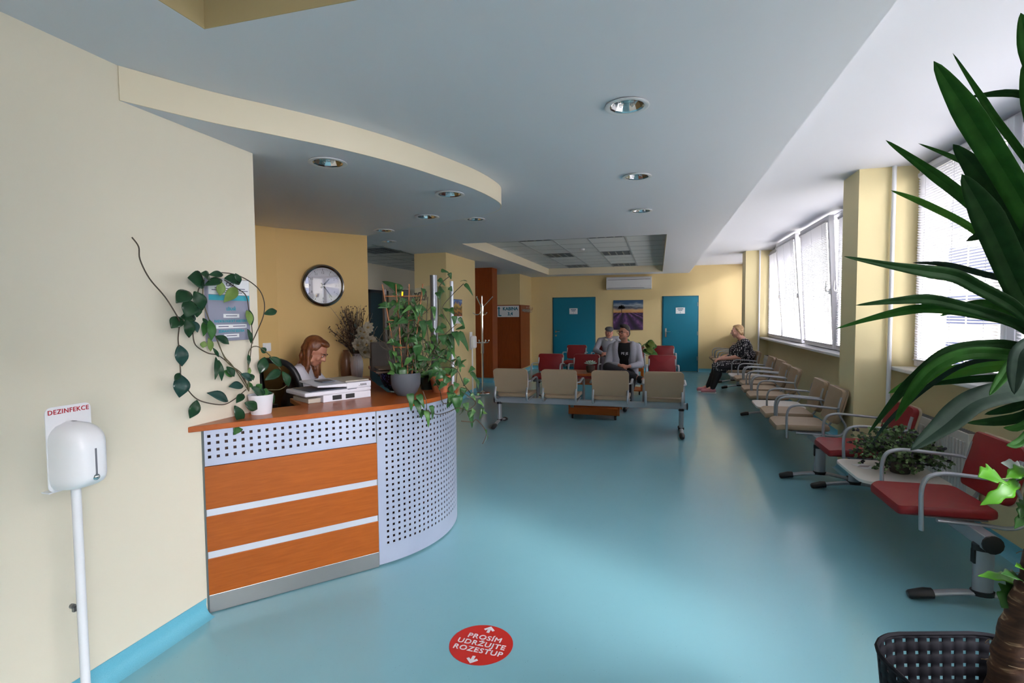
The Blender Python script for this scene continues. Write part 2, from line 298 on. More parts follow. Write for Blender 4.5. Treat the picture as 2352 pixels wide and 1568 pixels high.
HOYA_LEAVES=[((-2.077, 2.009, 1.658), (-2.079, 1.921, 1.683), 0.0836, 'd'), ((-2.085, 2.051, 1.681), (-2.058, 1.972, 1.706), 0.0456, 'd'), ((-2.077, 2.123, 1.711), (-2.074, 2.033, 1.704), 0.0304, 'd'), ((-2.101, 2.141, 1.687), (-2.09, 2.021, 1.652), 0.038, 'd'), ((-2.084, 2.115, 1.678), (-2.09, 2.113, 1.607), 0.038, 'l'), ((-2.085, 2.216, 1.651), (-2.063, 2.107, 1.574), 0.0494, 'l'), ((-2.081, 2.135, 1.694), (-2.089, 2.246, 1.679), 0.0532, 'd'), ((-2.077, 2.202, 1.724), (-2.084, 2.235, 1.671), 0.0304, 'd'), ((-2.101, 1.95, 1.619), (-2.087, 1.863, 1.566), 0.0608, 'd'), ((-2.078, 1.952, 1.622), (-2.075, 1.993, 1.535), 0.057, 'd'), ((-2.078, 1.935, 1.578), (-2.066, 1.89, 1.501), 0.0684, 'd'), ((-2.103, 1.985, 1.569), (-2.1, 1.983, 1.501), 0.038, 'd'), ((-2.108, 1.909, 1.501), (-2.115, 1.858, 1.453), 0.0532, 'd'), ((-2.109, 1.984, 1.501), (-2.091, 1.883, 1.501), 0.0456, 'd'), ((-2.075, 1.897, 1.495), (-2.079, 1.916, 1.408), 0.0532, 'd'), ((-2.113, 1.963, 1.487), (-2.084, 1.969, 1.43), 0.0342, 's'), ((-2.094, 1.875, 1.377), (-2.087, 1.88, 1.279), 0.0517, 's'), ((-2.106, 1.887, 1.24), (-2.092, 1.865, 1.138), 0.0669, 's'), ((-2.082, 1.863, 1.25), (-2.074, 1.828, 1.219), 0.0228, 'd'), ((-2.098, 1.964, 1.11), (-2.106, 1.928, 1.03), 0.0471, 'd'), ((-2.078, 2.128, 1.078), (-2.087, 2.011, 1.138), 0.0471, 's'), ((-2.095, 2.011, 1.497), (-2.072, 2.012, 1.463), 0.019, 'd'), ((-2.11, 2.029, 1.48), (-2.091, 2.007, 1.411), 0.0304, 'm'), ((-2.077, 2.031, 1.49), (-2.062, 2.024, 1.39), 0.038, 'm'), ((-2.083, 2.003, 1.387), (-2.089, 1.999, 1.356), 0.0266, 'l'), ((-2.098, 2.043, 1.402), (-2.102, 2.056, 1.335), 0.0266, 'l'), ((-2.081, 2.05, 1.353), (-2.079, 2.081, 1.305), 0.0152, 'd'), ((-2.097, 2.085, 1.408), (-2.067, 2.135, 1.366), 0.038, 'd'), ((-2.081, 2.275, 1.537), (-2.052, 2.263, 1.457), 0.0342, 'l'), ((-2.097, 2.308, 1.541), (-2.087, 2.315, 1.456), 0.0228, 'd'), ((-2.086, 2.282, 1.438), (-2.077, 2.293, 1.361), 0.0228, 'd'), ((-2.103, 2.423, 1.516), (-2.097, 2.52, 1.535), 0.0365, 'd'), ((-2.109, 2.397, 1.331), (-2.104, 2.431, 1.301), 0.0304, 'd'), ((-2.075, 2.059, 1.307), (-2.047, 2.022, 1.201), 0.0243, 'd'), ((-2.09, 2.091, 1.29), (-2.08, 2.095, 1.185), 0.0243, 'd'), ((-2.101, 2.19, 1.199), (-2.108, 2.133, 1.231), 0.0342, 'm'), ((-2.104, 2.153, 1.251), (-2.083, 2.178, 1.197), 0.0342, 'd'), ((-2.08, 2.221, 1.207), (-2.076, 2.289, 1.162), 0.038, 's'), ((-2.084, 2.284, 1.2), (-2.063, 2.285, 1.166), 0.0266, 'd'), ((-2.087, 2.282, 1.304), (-2.071, 2.267, 1.248), 0.0167, 'd'), ((-2.085, 2.275, 1.194), (-2.08, 2.282, 1.235), 0.0167, 'l'), ((-2.087, 2.402, 1.279), (-2.086, 2.359, 1.192), 0.0532, 'd'), ((-2.096, 2.446, 1.276), (-2.075, 2.521, 1.216), 0.0418, 'd'), ((-2.087, 2.525, 1.195), (-2.086, 2.395, 1.152), 0.0456, 'd'), ((-2.077, 2.525, 1.187), (-2.061, 2.556, 1.095), 0.0456, 'd'), ((-2.092, 2.245, 1.14), (-2.101, 2.159, 1.147), 0.0418, 's'), ((-2.093, 2.184, 1.047), (-2.093, 2.228, 0.945), 0.0471, 'd'), ((-2.088, 2.214, 0.963), (-2.08, 2.159, 0.901), 0.0456, 'm'), ((-2.082, 2.241, 1.053), (-2.066, 2.311, 1.007), 0.0494, 'd'), ((-2.083, 2.351, 1.067), (-2.079, 2.338, 0.99), 0.0213, 'l'), ((-2.089, 2.297, 1.129), (-2.07, 2.378, 1.055), 0.0456, 'd'), ((-2.082, 2.389, 1.101), (-2.078, 2.448, 1.011), 0.0418, 'd'), ((-2.081, 2.232, 1.1), (-2.056, 2.156, 1.065), 0.0342, 'd'), ((-2.087, 2.331, 1.117), (-2.058, 2.342, 1.14), 0.0304, 'm'), ((-2.077, 2.394, 1.109), (-2.066, 2.358, 1.066), 0.0304, 'm'), ((-2.094, 2.277, 1.132), (-2.097, 2.312, 1.143), 0.0304, 'm')]
SYN_LEAVES=[((-1.656, 3.189, 1.669), (-1.806, 3.196, 1.737), 0.0544), ((-1.629, 3.137, 1.666), (-1.673, 3.145, 1.675), 0.0233), ((-1.694, 3.159, 1.66), (-1.666, 3.187, 1.605), 0.0311), ((-1.4, 3.261, 1.802), (-1.357, 3.301, 1.788), 0.0233), ((-1.372, 3.336, 1.791), (-1.366, 3.353, 1.748), 0.0272), ((-1.431, 3.291, 1.749), (-1.393, 3.312, 1.701), 0.0311), ((-1.383, 3.36, 1.695), (-1.368, 3.377, 1.667), 0.0311), ((-1.427, 3.339, 1.687), (-1.439, 3.284, 1.645), 0.0466), ((-1.414, 3.247, 1.659), (-1.404, 3.241, 1.607), 0.0427), ((-1.297, 3.366, 1.735), (-1.248, 3.35, 1.732), 0.0233), ((-1.275, 3.377, 1.718), (-1.224, 3.4, 1.633), 0.0272), ((-1.492, 3.097, 1.57), (-1.49, 3.091, 1.493), 0.0388), ((-1.542, 3.115, 1.594), (-1.496, 3.08, 1.562), 0.0272), ((-1.469, 3.125, 1.678), (-1.461, 3.105, 1.623), 0.0311), ((-1.453, 3.235, 1.563), (-1.429, 3.205, 1.468), 0.035), ((-1.469, 3.102, 1.546), (-1.471, 3.095, 1.492), 0.0311), ((-1.492, 3.148, 1.469), (-1.489, 3.154, 1.343), 0.0622), ((-1.537, 3.17, 1.461), (-1.549, 3.142, 1.5), 0.0311), ((-1.583, 3.21, 1.46), (-1.614, 3.15, 1.481), 0.035), ((-1.6, 3.123, 1.485), (-1.635, 3.089, 1.462), 0.0311), ((-1.457, 3.163, 1.468), (-1.41, 3.133, 1.414), 0.0427), ((-1.554, 3.204, 1.428), (-1.541, 3.191, 1.357), 0.0466), ((-1.42, 3.212, 1.412), (-1.37, 3.236, 1.38), 0.0544), ((-1.385, 3.23, 1.372), (-1.379, 3.233, 1.304), 0.0622), ((-1.354, 3.279, 1.378), (-1.325, 3.289, 1.257), 0.0388), ((-1.496, 3.343, 1.392), (-1.55, 3.364, 1.433), 0.0311), ((-1.368, 3.297, 1.531), (-1.419, 3.316, 1.552), 0.0311), ((-1.374, 3.333, 1.548), (-1.337, 3.328, 1.507), 0.0466), ((-1.312, 3.265, 1.498), (-1.315, 3.27, 1.434), 0.035), ((-1.306, 3.336, 1.486), (-1.282, 3.386, 1.416), 0.0272), ((-1.289, 3.404, 1.423), (-1.357, 3.396, 1.403), 0.0233), ((-1.3, 3.297, 1.386), (-1.244, 3.347, 1.254), 0.0544), ((-1.303, 3.238, 1.395), (-1.257, 3.205, 1.295), 0.0466), ((-1.352, 3.317, 1.369), (-1.38, 3.318, 1.311), 0.0388), ((-1.654, 3.057, 1.347), (-1.702, 3.056, 1.323), 0.0272), ((-1.736, 3.162, 1.401), (-1.692, 3.162, 1.417), 0.0194), ((-1.586, 3.124, 1.34), (-1.513, 3.116, 1.333), 0.035), ((-1.515, 3.119, 1.313), (-1.543, 3.155, 1.204), 0.0622), ((-1.506, 3.135, 1.297), (-1.568, 3.163, 1.247), 0.0388), ((-1.528, 3.213, 1.203), (-1.508, 3.225, 1.126), 0.0544), ((-1.512, 3.11, 1.228), (-1.446, 3.177, 1.204), 0.0388), ((-1.651, 3.109, 1.194), (-1.653, 3.094, 1.085), 0.0388), ((-1.614, 3.088, 1.165), (-1.609, 3.131, 0.994), 0.0482), ((-1.612, 3.115, 1.107), (-1.575, 3.1, 1.047), 0.0311), ((-1.633, 3.107, 1.131), (-1.661, 3.064, 1.194), 0.0311), ((-1.376, 3.051, 1.197), (-1.337, 3.054, 1.163), 0.0466), ((-1.432, 3.134, 1.149), (-1.451, 3.155, 1.099), 0.035), ((-1.375, 3.079, 1.071), (-1.307, 3.047, 1.062), 0.0466), ((-1.275, 3.06, 1.114), (-1.302, 3.025, 1.05), 0.0466), ((-1.371, 2.718, 1.055), (-1.363, 2.714, 0.952), 0.0388), ((-1.357, 2.766, 1.013), (-1.323, 2.769, 0.898), 0.035), ((-1.33, 2.743, 1.046), (-1.296, 2.748, 0.963), 0.035), ((-1.297, 2.764, 0.946), (-1.333, 2.752, 0.908), 0.0272), ((-1.282, 2.741, 0.958), (-1.268, 2.74, 0.858), 0.0326), ((-1.256, 2.749, 0.985), (-1.248, 2.747, 0.902), 0.0326), ((-1.201, 2.971, 1.023), (-1.241, 2.952, 0.936), 0.0544), ((-1.177, 2.95, 1.013), (-1.178, 2.969, 0.903), 0.0622), ((-1.219, 2.977, 1.029), (-1.215, 2.927, 0.971), 0.0466), ((-1.157, 3.038, 0.955), (-1.14, 3.035, 0.907), 0.0466), ((-1.164, 3.143, 0.891), (-1.162, 3.178, 0.767), 0.035), ((-1.118, 3.095, 0.909), (-1.127, 3.04, 0.862), 0.0311), ((-1.076, 3.146, 0.909), (-1.095, 3.129, 0.835), 0.0233), ((-1.065, 3.114, 0.885), (-1.043, 3.141, 0.873), 0.0233), ((-1.143, 3.115, 1.142), (-1.094, 3.121, 1.028), 0.0388), ((-1.14, 3.163, 1.167), (-1.169, 3.142, 1.134), 0.0311), ((-1.302, 3.295, 1.224), (-1.287, 3.331, 1.148), 0.0233), ((-1.176, 3.036, 1.205), (-1.137, 3.027, 1.229), 0.0194), ((-1.22, 3.128, 1.185), (-1.204, 3.085, 1.14), 0.0233), ((-1.198, 3.128, 1.039), (-1.226, 3.136, 0.955), 0.0388), ((-1.041, 3.092, 0.784), (-1.027, 3.072, 0.755), 0.0124), ((-1.045, 3.145, 0.734), (-1.08, 3.175, 0.67), 0.0078), ((-1.287, 2.993, 1.136), (-1.329, 2.977, 1.107), 0.0388), ((-1.342, 3.047, 1.175), (-1.371, 3.037, 1.137), 0.0427), ((-1.284, 3.022, 1.081), (-1.306, 2.978, 1.041), 0.0388), ((-1.162, 3.1, 1.105), (-1.195, 3.12, 1.048), 0.035), ((-1.197, 3.003, 1.086), (-1.201, 2.971, 1.038), 0.035), ((-1.285, 3.101, 1.048), (-1.274, 3.132, 0.989), 0.0388), ((-1.108, 3.127, 1.095), (-1.077, 3.085, 1.063), 0.0233), ((-1.191, 3.105, 0.92), (-1.237, 3.138, 0.857), 0.035), ((-1.162, 3.163, 0.996), (-1.139, 3.188, 0.947), 0.0272), ((-1.067, 3.03, 0.974), (-1.042, 3.07, 0.931), 0.0233), ((-1.083, 3.056, 1.007), (-1.067, 3.076, 1.012), 0.0155), ((-1.602, 3.21, 1.412), (-1.65, 3.22, 1.444), 0.0311), ((-1.452, 3.109, 1.275), (-1.413, 3.097, 1.253), 0.035), ((-1.59, 3.2, 1.268), (-1.597, 3.16, 1.238), 0.0311), ((-1.434, 3.309, 1.507), (-1.399, 3.308, 1.475), 0.0311), ((-1.374, 3.247, 1.443), (-1.41, 3.249, 1.411), 0.0388)]
SYN_STEMS=[[(-1.52, 3.105, 1.134), (-1.539, 3.113, 1.29), (-1.625, 3.12, 1.446), (-1.629, 3.099, 1.563), (-1.614, 3.107, 1.657)], [(-1.532, 3.146, 1.13), (-1.615, 3.146, 1.319), (-1.666, 3.146, 1.366), (-1.624, 3.102, 1.478)], [(-1.519, 3.138, 1.131), (-1.455, 3.154, 1.288), (-1.474, 3.182, 1.476), (-1.463, 3.184, 1.626)], [(-1.552, 3.17, 1.127), (-1.601, 3.114, 1.21), (-1.568, 3.107, 1.415), (-1.615, 3.157, 1.588)], [(-1.501, 3.119, 1.133), (-1.446, 3.287, 1.296), (-1.395, 3.295, 1.369), (-1.33, 3.35, 1.441)], [(-1.508, 3.151, 1.13), (-1.469, 3.277, 1.231), (-1.428, 3.275, 1.548), (-1.446, 3.3, 1.661), (-1.405, 3.289, 1.725), (-1.374, 3.342, 1.767)], [(-1.446, 3.166, 1.161), (-1.36, 3.27, 1.298), (-1.34, 3.289, 1.41), (-1.408, 3.289, 1.539), (-1.357, 3.338, 1.637), (-1.263, 3.322, 1.715)], [(-1.375, 3.047, 1.159), (-1.315, 3.059, 1.174), (-1.211, 3.041, 1.163), (-1.184, 3.092, 1.067), (-1.123, 3.058, 1.013)], [(-1.355, 3.001, 1.111), (-1.327, 3.044, 1.031), (-1.254, 2.927, 0.969), (-1.21, 2.993, 0.975)], [(-1.304, 2.751, 1.066), (-1.281, 2.742, 1.013), (-1.294, 2.774, 0.951)], [(-1.268, 2.718, 0.962), (-1.231, 2.785, 0.927), (-1.213, 2.921, 0.921), (-1.16, 2.945, 0.941), (-1.161, 3.112, 0.889)], [(-1.161, 2.984, 0.853), (-1.112, 3.062, 0.832)], [(-1.109, 3.054, 0.834), (-1.11, 3.125, 0.835), (-1.05, 3.113, 0.779), (-1.047, 3.125, 0.738), (-1.051, 3.065, 0.698)], [(-1.27, 3.07, 1.189), (-1.212, 3.066, 1.221), (-1.215, 3.049, 1.102), (-1.194, 2.955, 1.026)], [(-1.16, 2.988, 1.037), (-1.101, 3.082, 0.957), (-1.138, 3.073, 0.912)], [(-1.591, 3.091, 1.095), (-1.64, 3.138, 1.16), (-1.664, 3.118, 1.185)], [(-1.503, 3.184, 1.349), (-1.439, 3.269, 1.232), (-1.285, 3.086, 1.218), (-1.223, 3.073, 1.174)], [(-1.557, 3.153, 1.366), (-1.494, 3.163, 1.255), (-1.53, 3.164, 1.207)], [(-1.564, 3.126, 1.21), (-1.659, 3.081, 1.322), (-1.687, 3.069, 1.354), (-1.686, 3.086, 1.4)], [(-1.46, 3.122, 1.134), (-1.467, 3.194, 1.206), (-1.492, 3.159, 1.319), (-1.51, 3.188, 1.524)]]
YUCCA_LEAVES=[([(0.617, 1.471, 2.085), (0.72, 1.527, 1.965), (0.866, 1.591, 1.762), (0.966, 1.645, 1.604)], 0.0559, 'm'), ([(0.792, 1.781, 2.224), (0.845, 1.751, 2.091), (0.859, 1.712, 2.018), (0.912, 1.683, 1.9), (0.97, 1.654, 1.757)], 0.0173, 'm'), ([(0.812, 1.531, 2.196), (0.85, 1.572, 2.131), (0.914, 1.617, 1.997), (0.982, 1.652, 1.669)], 0.0365, 'm'), ([(0.838, 1.787, 2.102), (0.935, 1.737, 2.075), (0.99, 1.67, 1.954)], 0.0187, 'd'), ([(0.638, 1.79, 2.002), (0.73, 1.756, 1.901), (0.813, 1.72, 1.8), (0.899, 1.684, 1.677), (0.961, 1.64, 1.538)], 0.03, 'm'), ([(0.716, 1.549, 1.837), (0.784, 1.575, 1.73), (0.859, 1.601, 1.583), (0.951, 1.631, 1.417)], 0.0647, 'd'), ([(0.728, 1.621, 1.93), (0.784, 1.626, 1.862), (0.826, 1.628, 1.793), (0.893, 1.632, 1.63), (0.962, 1.638, 1.494)], 0.0586, 'd'), ([(0.817, 2.032, 2.051), (0.872, 1.908, 1.959), (0.925, 1.782, 1.852), (0.96, 1.647, 1.669)], 0.0145, 'm'), ([(0.679, 1.857, 1.87), (0.742, 1.779, 1.807), (0.839, 1.708, 1.706), (0.94, 1.634, 1.538)], 0.0181, 'l'), ([(0.78, 1.653, 1.792), (0.834, 1.653, 1.814), (0.898, 1.655, 1.833), (0.98, 1.662, 1.867)], 0.0334, 'd'), ([(0.797, 1.691, 1.69), (0.858, 1.68, 1.718), (0.907, 1.665, 1.735), (0.981, 1.657, 1.757)], 0.0365, 'd'), ([(0.439, 1.461, 1.638), (0.56, 1.499, 1.614), (0.642, 1.527, 1.601), (0.711, 1.551, 1.589), (0.772, 1.572, 1.559), (0.841, 1.595, 1.523), (0.886, 1.611, 1.49), (0.962, 1.634, 1.417)], 0.0324, 'd'), ([(0.773, 1.936, 1.656), (0.824, 1.864, 1.643), (0.887, 1.794, 1.608), (0.909, 1.713, 1.578), (0.962, 1.638, 1.494)], 0.017, 's'), ([(0.513, 1.603, 1.52), (0.601, 1.613, 1.53), (0.684, 1.622, 1.534), (0.758, 1.626, 1.516), (0.846, 1.635, 1.486), (0.9, 1.633, 1.457), (0.962, 1.633, 1.406)], 0.0261, 'd'), ([(0.501, 1.723, 1.454), (0.592, 1.714, 1.485), (0.677, 1.703, 1.507), (0.733, 1.683, 1.509), (0.81, 1.667, 1.495), (0.89, 1.652, 1.467), (0.962, 1.633, 1.395)], 0.0245, 'm'), ([(0.825, 1.878, 1.488), (0.861, 1.797, 1.52), (0.88, 1.709, 1.512), (0.962, 1.634, 1.428)], 0.0223, 'm'), ([(0.569, 1.663, 1.16), (0.612, 1.654, 1.236), (0.664, 1.647, 1.316), (0.742, 1.647, 1.395), (0.84, 1.65, 1.415), (0.907, 1.643, 1.407), (0.962, 1.632, 1.373)], 0.024, 'd'), ([(0.628, 1.803, 1.102), (0.654, 1.745, 1.191), (0.733, 1.703, 1.3), (0.811, 1.659, 1.369), (0.962, 1.632, 1.384)], 0.0125, 's'), ([(0.616, 1.615, 1.208), (0.642, 1.608, 1.273), (0.694, 1.609, 1.351), (0.77, 1.614, 1.391), (0.875, 1.626, 1.388), (0.973, 1.634, 1.362)], 0.0313, 'm'), ([(0.676, 1.825, 1.255), (0.735, 1.774, 1.306), (0.81, 1.727, 1.337), (0.855, 1.67, 1.357), (0.962, 1.632, 1.373)], 0.0362, 'l'), ([(0.801, 1.861, 1.282), (0.777, 1.762, 1.301), (0.89, 1.702, 1.323), (0.973, 1.633, 1.34)], 0.0195, 'd'), ([(0.559, 1.382, 1.185), (0.648, 1.442, 1.234), (0.739, 1.501, 1.287), (0.87, 1.571, 1.31), (0.984, 1.635, 1.329)], 0.0554, 's'), ([(0.8, 1.666, 1.202), (0.92, 1.657, 1.228), (0.994, 1.638, 1.318)], 0.0261, 'd'), ([(0.883, 1.753, 1.213), (0.941, 1.695, 1.255), (0.994, 1.638, 1.329)], 0.0227, 'd'), ([(0.857, 1.619, 1.202), (0.9, 1.618, 1.212), (0.984, 1.634, 1.296)], 0.0178, 'm'), ([(0.825, 1.545, 1.172), (0.879, 1.58, 1.183), (0.984, 1.634, 1.296)], 0.0199, 'm'), ([(0.747, 1.466, 1.305), (0.794, 1.515, 1.339), (0.851, 1.567, 1.384), (0.962, 1.634, 1.428)], 0.0219, 'm'), ([(0.763, 1.408, 1.317), (0.803, 1.477, 1.364), (0.854, 1.549, 1.411), (0.972, 1.638, 1.45)], 0.0356, 's'), ([(1.05, 2.096, 2.027), (1.013, 1.944, 1.897), (0.976, 1.79, 1.743), (0.972, 1.642, 1.516)], 0.0188, 'b'), ([(1.093, 2.101, 1.891), (1.036, 1.943, 1.77), (0.976, 1.786, 1.663), (0.972, 1.641, 1.494)], 0.0174, 'b'), ([(0.902, 1.68, 2.142), (0.935, 1.667, 1.959), (0.971, 1.647, 1.626)], 0.051, 'm'), ([(1.065, 1.582, 1.818), (1.027, 1.614, 1.662), (0.994, 1.644, 1.45)], 0.0486, 'm'), ([(1.216, 1.735, 1.514), (1.099, 1.689, 1.493), (0.994, 1.643, 1.417)], 0.051, 'd'), ([(1.088, 1.557, 1.209), (1.039, 1.601, 1.346), (0.994, 1.641, 1.384)], 0.0486, 'm'), ([(1.135, 1.874, 2.187), (1.068, 1.763, 1.864), (0.983, 1.645, 1.516)], 0.0533, 'm'), ([(1.281, 1.973, 2.088), (1.126, 1.808, 1.812), (0.993, 1.647, 1.494)], 0.0545, 'd'), ([(0.999, 1.589, 1.089), (1.002, 1.616, 1.234), (0.984, 1.637, 1.362)], 0.0498, 'm')]
YUCCA_TRUNK=[(0.8, 1.511, 0.419), (0.832, 1.529, 0.582), (0.846, 1.537, 0.662), (0.883, 1.553, 0.776), (0.923, 1.581, 0.853), (0.973, 1.619, 1.077), (0.988, 1.638, 1.351), (0.989, 1.643, 1.45)]
VINE_LEAVES=[((0.839, 1.584, 1.078), (0.764, 1.533, 1.093), 0.046, 'l'), ((0.901, 1.64, 1.06), (0.791, 1.575, 1.009), 0.0299, 'l'), ((0.942, 1.686, 1.06), (0.863, 1.635, 1.107), 0.0345, 'w'), ((0.936, 1.663, 1.084), (0.862, 1.611, 1.073), 0.0299, 'l'), ((0.917, 1.638, 1.01), (0.887, 1.597, 0.977), 0.023, 'm'), ((0.908, 1.627, 0.789), (0.786, 1.564, 0.83), 0.0253, 'l'), ((0.901, 1.596, 0.809), (0.826, 1.546, 0.849), 0.0299, 'm'), ((0.886, 1.596, 0.796), (0.83, 1.547, 0.763), 0.046, 'm'), ((0.913, 1.605, 0.829), (0.861, 1.561, 0.866), 0.023, 'l'), ((0.923, 1.635, 1.0), (0.871, 1.587, 0.951), 0.0207, 'm')]
VINE_STEMS=[[(0.959, 1.666, 0.591), (0.935, 1.656, 0.777), (0.956, 1.671, 0.943), (0.932, 1.658, 1.068), (0.955, 1.671, 1.198)]]
# ------------------------------------------------------------------ the room
ZC, ZH, ZS, ZG = 2.556, 2.743, 2.413, 2.72       # main ceiling, window-side ceiling, soffit, tiled coffer
XW, YB, XR = -2.185, 14.27, 2.10
struct('floor', MB().box(-6.2, 2.2, -4.2, 14.5, -.12, 0), FLOOR)
# --- main ceiling with three coffers
H = [(-1.61, .55, -1.6, 1.6), (-2.785, .112, 7.27, 13.62), (-7, -4.0, 6.95, 12.2)]
LAMPS = [(-.157, 2.754), (-.16, 4.162), (-.168, 5.535), (-1.93, 5.45), (-3.646, 6.665)]
LAMPS_S = [(-1.881, 2.727), (-1.504, 3.688), (-2.041, 4.452), (-2.803, 5.025)]
cup = lambda x, y, z0, z1: MB().lathe([(.088, z0), (.088, z1)], (x, y, 0), 28)
ce = carve(MB().box(-6.2, .774, -4.2, 14.5, ZC, 3.1), [MB().box(p, q, r, s, ZC - .1, 2.95) for p, q, r, s in H] + [cup(x, y, ZC - .1, ZC + .08) for x, y in LAMPS], 'ceiling', CEIL); ce['kind'] = 'structure'
struct('ceiling_window_side', MB().box(.774, 2.5, -4.2, 14.5, ZH, 3.1), CEIL)
t = MB()
for a, b, c, d in H[1:2]:
    zt = ZG + .3
    for bx in ((a - .0, a + .004, c, d), (b - .004, b, c, d), (a, b, c, c + .004), (a, b, d - .004, d)): t.box(bx[0], bx[1], bx[2], bx[3], ZC + .0005, zt)
struct('trim_1', t, CREAMF)
a, b, c, d = H[0]; t = MB()
for bx in ((a, a + .004, c, d), (b - .004, b, c, d), (a, b, c, c + .004), (a, b, d - .004, d)): t.box(bx[0], bx[1], bx[2], bx[3], ZC + .0005, 2.94)
struct('trim_5', t, mat('coffer_shade_tint', '#b5a47c', .6, spec=.2))  # coffer sides coloured darker, standing in for the shade of a deeper recess
struct('ceiling_coffer_near', MB().box(-1.61, .55, -1.6, 1.6, 2.93, 2.97), CEIL)
tl = MB(); tl.box(-2.785, .112, 7.27, 13.62, ZG, ZG + .03); tl.box(-6.2, -4.0, 6.95, 12.2, ZC + .06, ZC + .1)
struct('ceiling_tiles', tl, TILE)
gr = MB()
GX = [-2.79, -2.225, -1.66, -1.095, -.50, .10]; GY = [7.80 + .625 * k for k in range(10)]
for x in GX[1:5]: gr.box(x - .014, x + .014, 7.28, 13.61, ZG - .006, ZG)
for y in GY: gr.box(-2.78, .108, y - .006, y + .006, ZG - .004, ZG)
for x in (-4.3, -4.9, -5.5): gr.box(x - .012, x + .012, 6.95, 12.2, ZC + .053, ZC + .06)
for y in (7.55, 8.15, 8.75, 9.35, 9.95, 10.55, 11.15): gr.box(-6.0, -4.0, y - .01, y + .01, ZC + .055, ZC + .06)
struct('trim_2', gr, GRIDM)

# --- walls
wl = MB().box(-2.32, XW, -4.2, 2.47, 0, ZC); struct('wall_left', wl, WALLP)
wa = MB()
wa.box(-3.95, -2.32, 2.2, 2.34, 0, ZC)
wa.prism([(-3.858, 2.3), (-3.858, 4.371), (-3.784, 4.559), (-3.95, 4.6), (-3.95, 2.3)], 0, ZC)
wa.prism([(-3.784, 4.559), (-3.18, 5.315), (-3.30, 5.41), (-3.93, 4.62)], 0, ZC)
struct('wall_alcove', wa, OCHRE)
struct('wall_back', MB().box(-6.2, 2.5, YB, YB + .2, 0, 3.1), WALLY)
struct('wall_rear', MB().box(-2.4, 2.5, -4.2, -4.0, 0, 3.1), WALLP)
struct('wall_far_left', MB().box(-6.2, -5.84, 2.0, YB, 0, 3.0).box(-6.2, -3.9, 4.6, 4.75, 0, 3.0), WALLP)
struct('wall_pillar', MB().box(-4.0, -3.42, 8.18, 9.62, 0, ZC), WALLY)
struct('wall_pillar_brown', MB().box(-3.99, -3.53, 11.05, 11.42, .11, ZC - .001), WOODB)
struct('wall_cabin', MB().box(-4.05, -3.41, 13.0, YB, 0, ZC), WALLY)
kp = MB().box(-4.06, -3.395, 12.97, 13.0, .12, 1.765).box(-3.41, -3.39, 12.97, 13.98, .12, 1.765)
struct('wall_cabin_panelling', kp, WOODB)
# window wall: parapets, pillars
ww = MB()
for y0, y1 in ((-4.2, 5.25), (5.65, 11.33), (11.75, YB)): ww.box(XR, 2.34, y0, y1, 0, 1.0)
struct('wall_right', ww, WALL)
pw = MB()
for y0, y1 in ((5.25, 5.65), (11.33, 11.75), (-.2, .35)): pw.box(1.68 if y0 > 0 else 1.7, 2.34, y0, y1, 0, ZH)
pw.box(1.9, 2.34, -4.2, -3.8, 0, ZH)
struct('wall_right_pillars', pw, WALL)
# --- dropped soffit above the reception, curved front edge
sp = [(-2.185, 1.72), (-2.025, 2.03), (-1.864, 2.26), (-1.665, 2.57), (-1.50, 2.92), (-1.39, 3.25), (-1.29, 3.62), (-1.25, 3.95), (-1.262, 4.2), (-1.36, 4.42), (-1.55, 4.58), (-1.853, 4.72), (-2.409, 4.95), (-2.85, 5.13), (-3.18, 5.315)]
sp = [(p.x, p.y) for p in smooth_path([V((x, y, 0)) for x, y in sp], 4)]
poly = sp + [(-3.3, 5.4), (-3.95, 4.62), (-3.95, 2.3), (-2.30, 2.3), (-2.30, 1.72)]
so = carve(MB().prism(poly, ZS, ZC - .0005), [cup(x, y, ZS - .1, ZS + .08) for x, y in LAMPS_S], 'ceiling_soffit', CEIL); so['kind'] = 'structure'
struct('trim_3', MB().sweep([(0, ZS), (.006, ZS), (.006, ZC - .001), (0, ZC - .001)], sp), CREAMF, smooth=True)
# --- teal coved skirting
def cove(path, name):
    pr = [(-.004, .0005)] + [(.055 - .055 * math.sin(a), .0005 + .055 - .055 * math.cos(a)) for a in (0, .4, .8, 1.2, PI / 2)] + [(.004, .088), (-.004, .088)]
    struct(name, MB().sweep(pr, path), TEALB, smooth=True)
cove([(XW, -4.0), (XW, 2.055)], 'baseboard_left')
cove([(-1.60, YB), (.10, YB)], 'baseboard_back'); cove([(1.02, YB), (2.1, YB)], 'baseboard_back_corner'); cove([(-3.39, YB), (-2.84, YB)], 'baseboard_back_west')
cove([(XR, YB), (XR, 11.75)], 'baseboard_right_far'); cove([(1.68, 11.75), (1.68, 11.33), (XR, 11.33), (XR, 5.65), (1.68, 5.65), (1.68, 5.25), (XR, 5.25), (XR, -.0)], 'baseboard_right')
cove([(-4.0, 8.18), (-3.42, 8.18), (-3.42, 9.62)], 'baseboard_pillar')
cove([(-3.99, 11.05), (-3.53, 11.05), (-3.53, 11.42)], 'baseboard_pillar_brown')
cove([(-4.05, 12.97), (-3.39, 12.97), (-3.39, YB)], 'baseboard_cabin')
# dark doorway into the corridor behind the reception
d3 = struct('door_3', MB().box(-5.86, -5.80, 9.72, 10.45, 0, 2.0), mat('dark_teal_door', '#1c3a44', .5)); 
MB().box(-5.83, -5.775, 9.66, 9.74, 0, 2.05).box(-5.83, -5.775, 10.44, 10.5, 0, 2.05).box(-5.83, -5.775, 9.66, 10.5, 2.0, 2.06).build('door_frame', mat('dark_frame_paint', '#23282e', .5), d3)

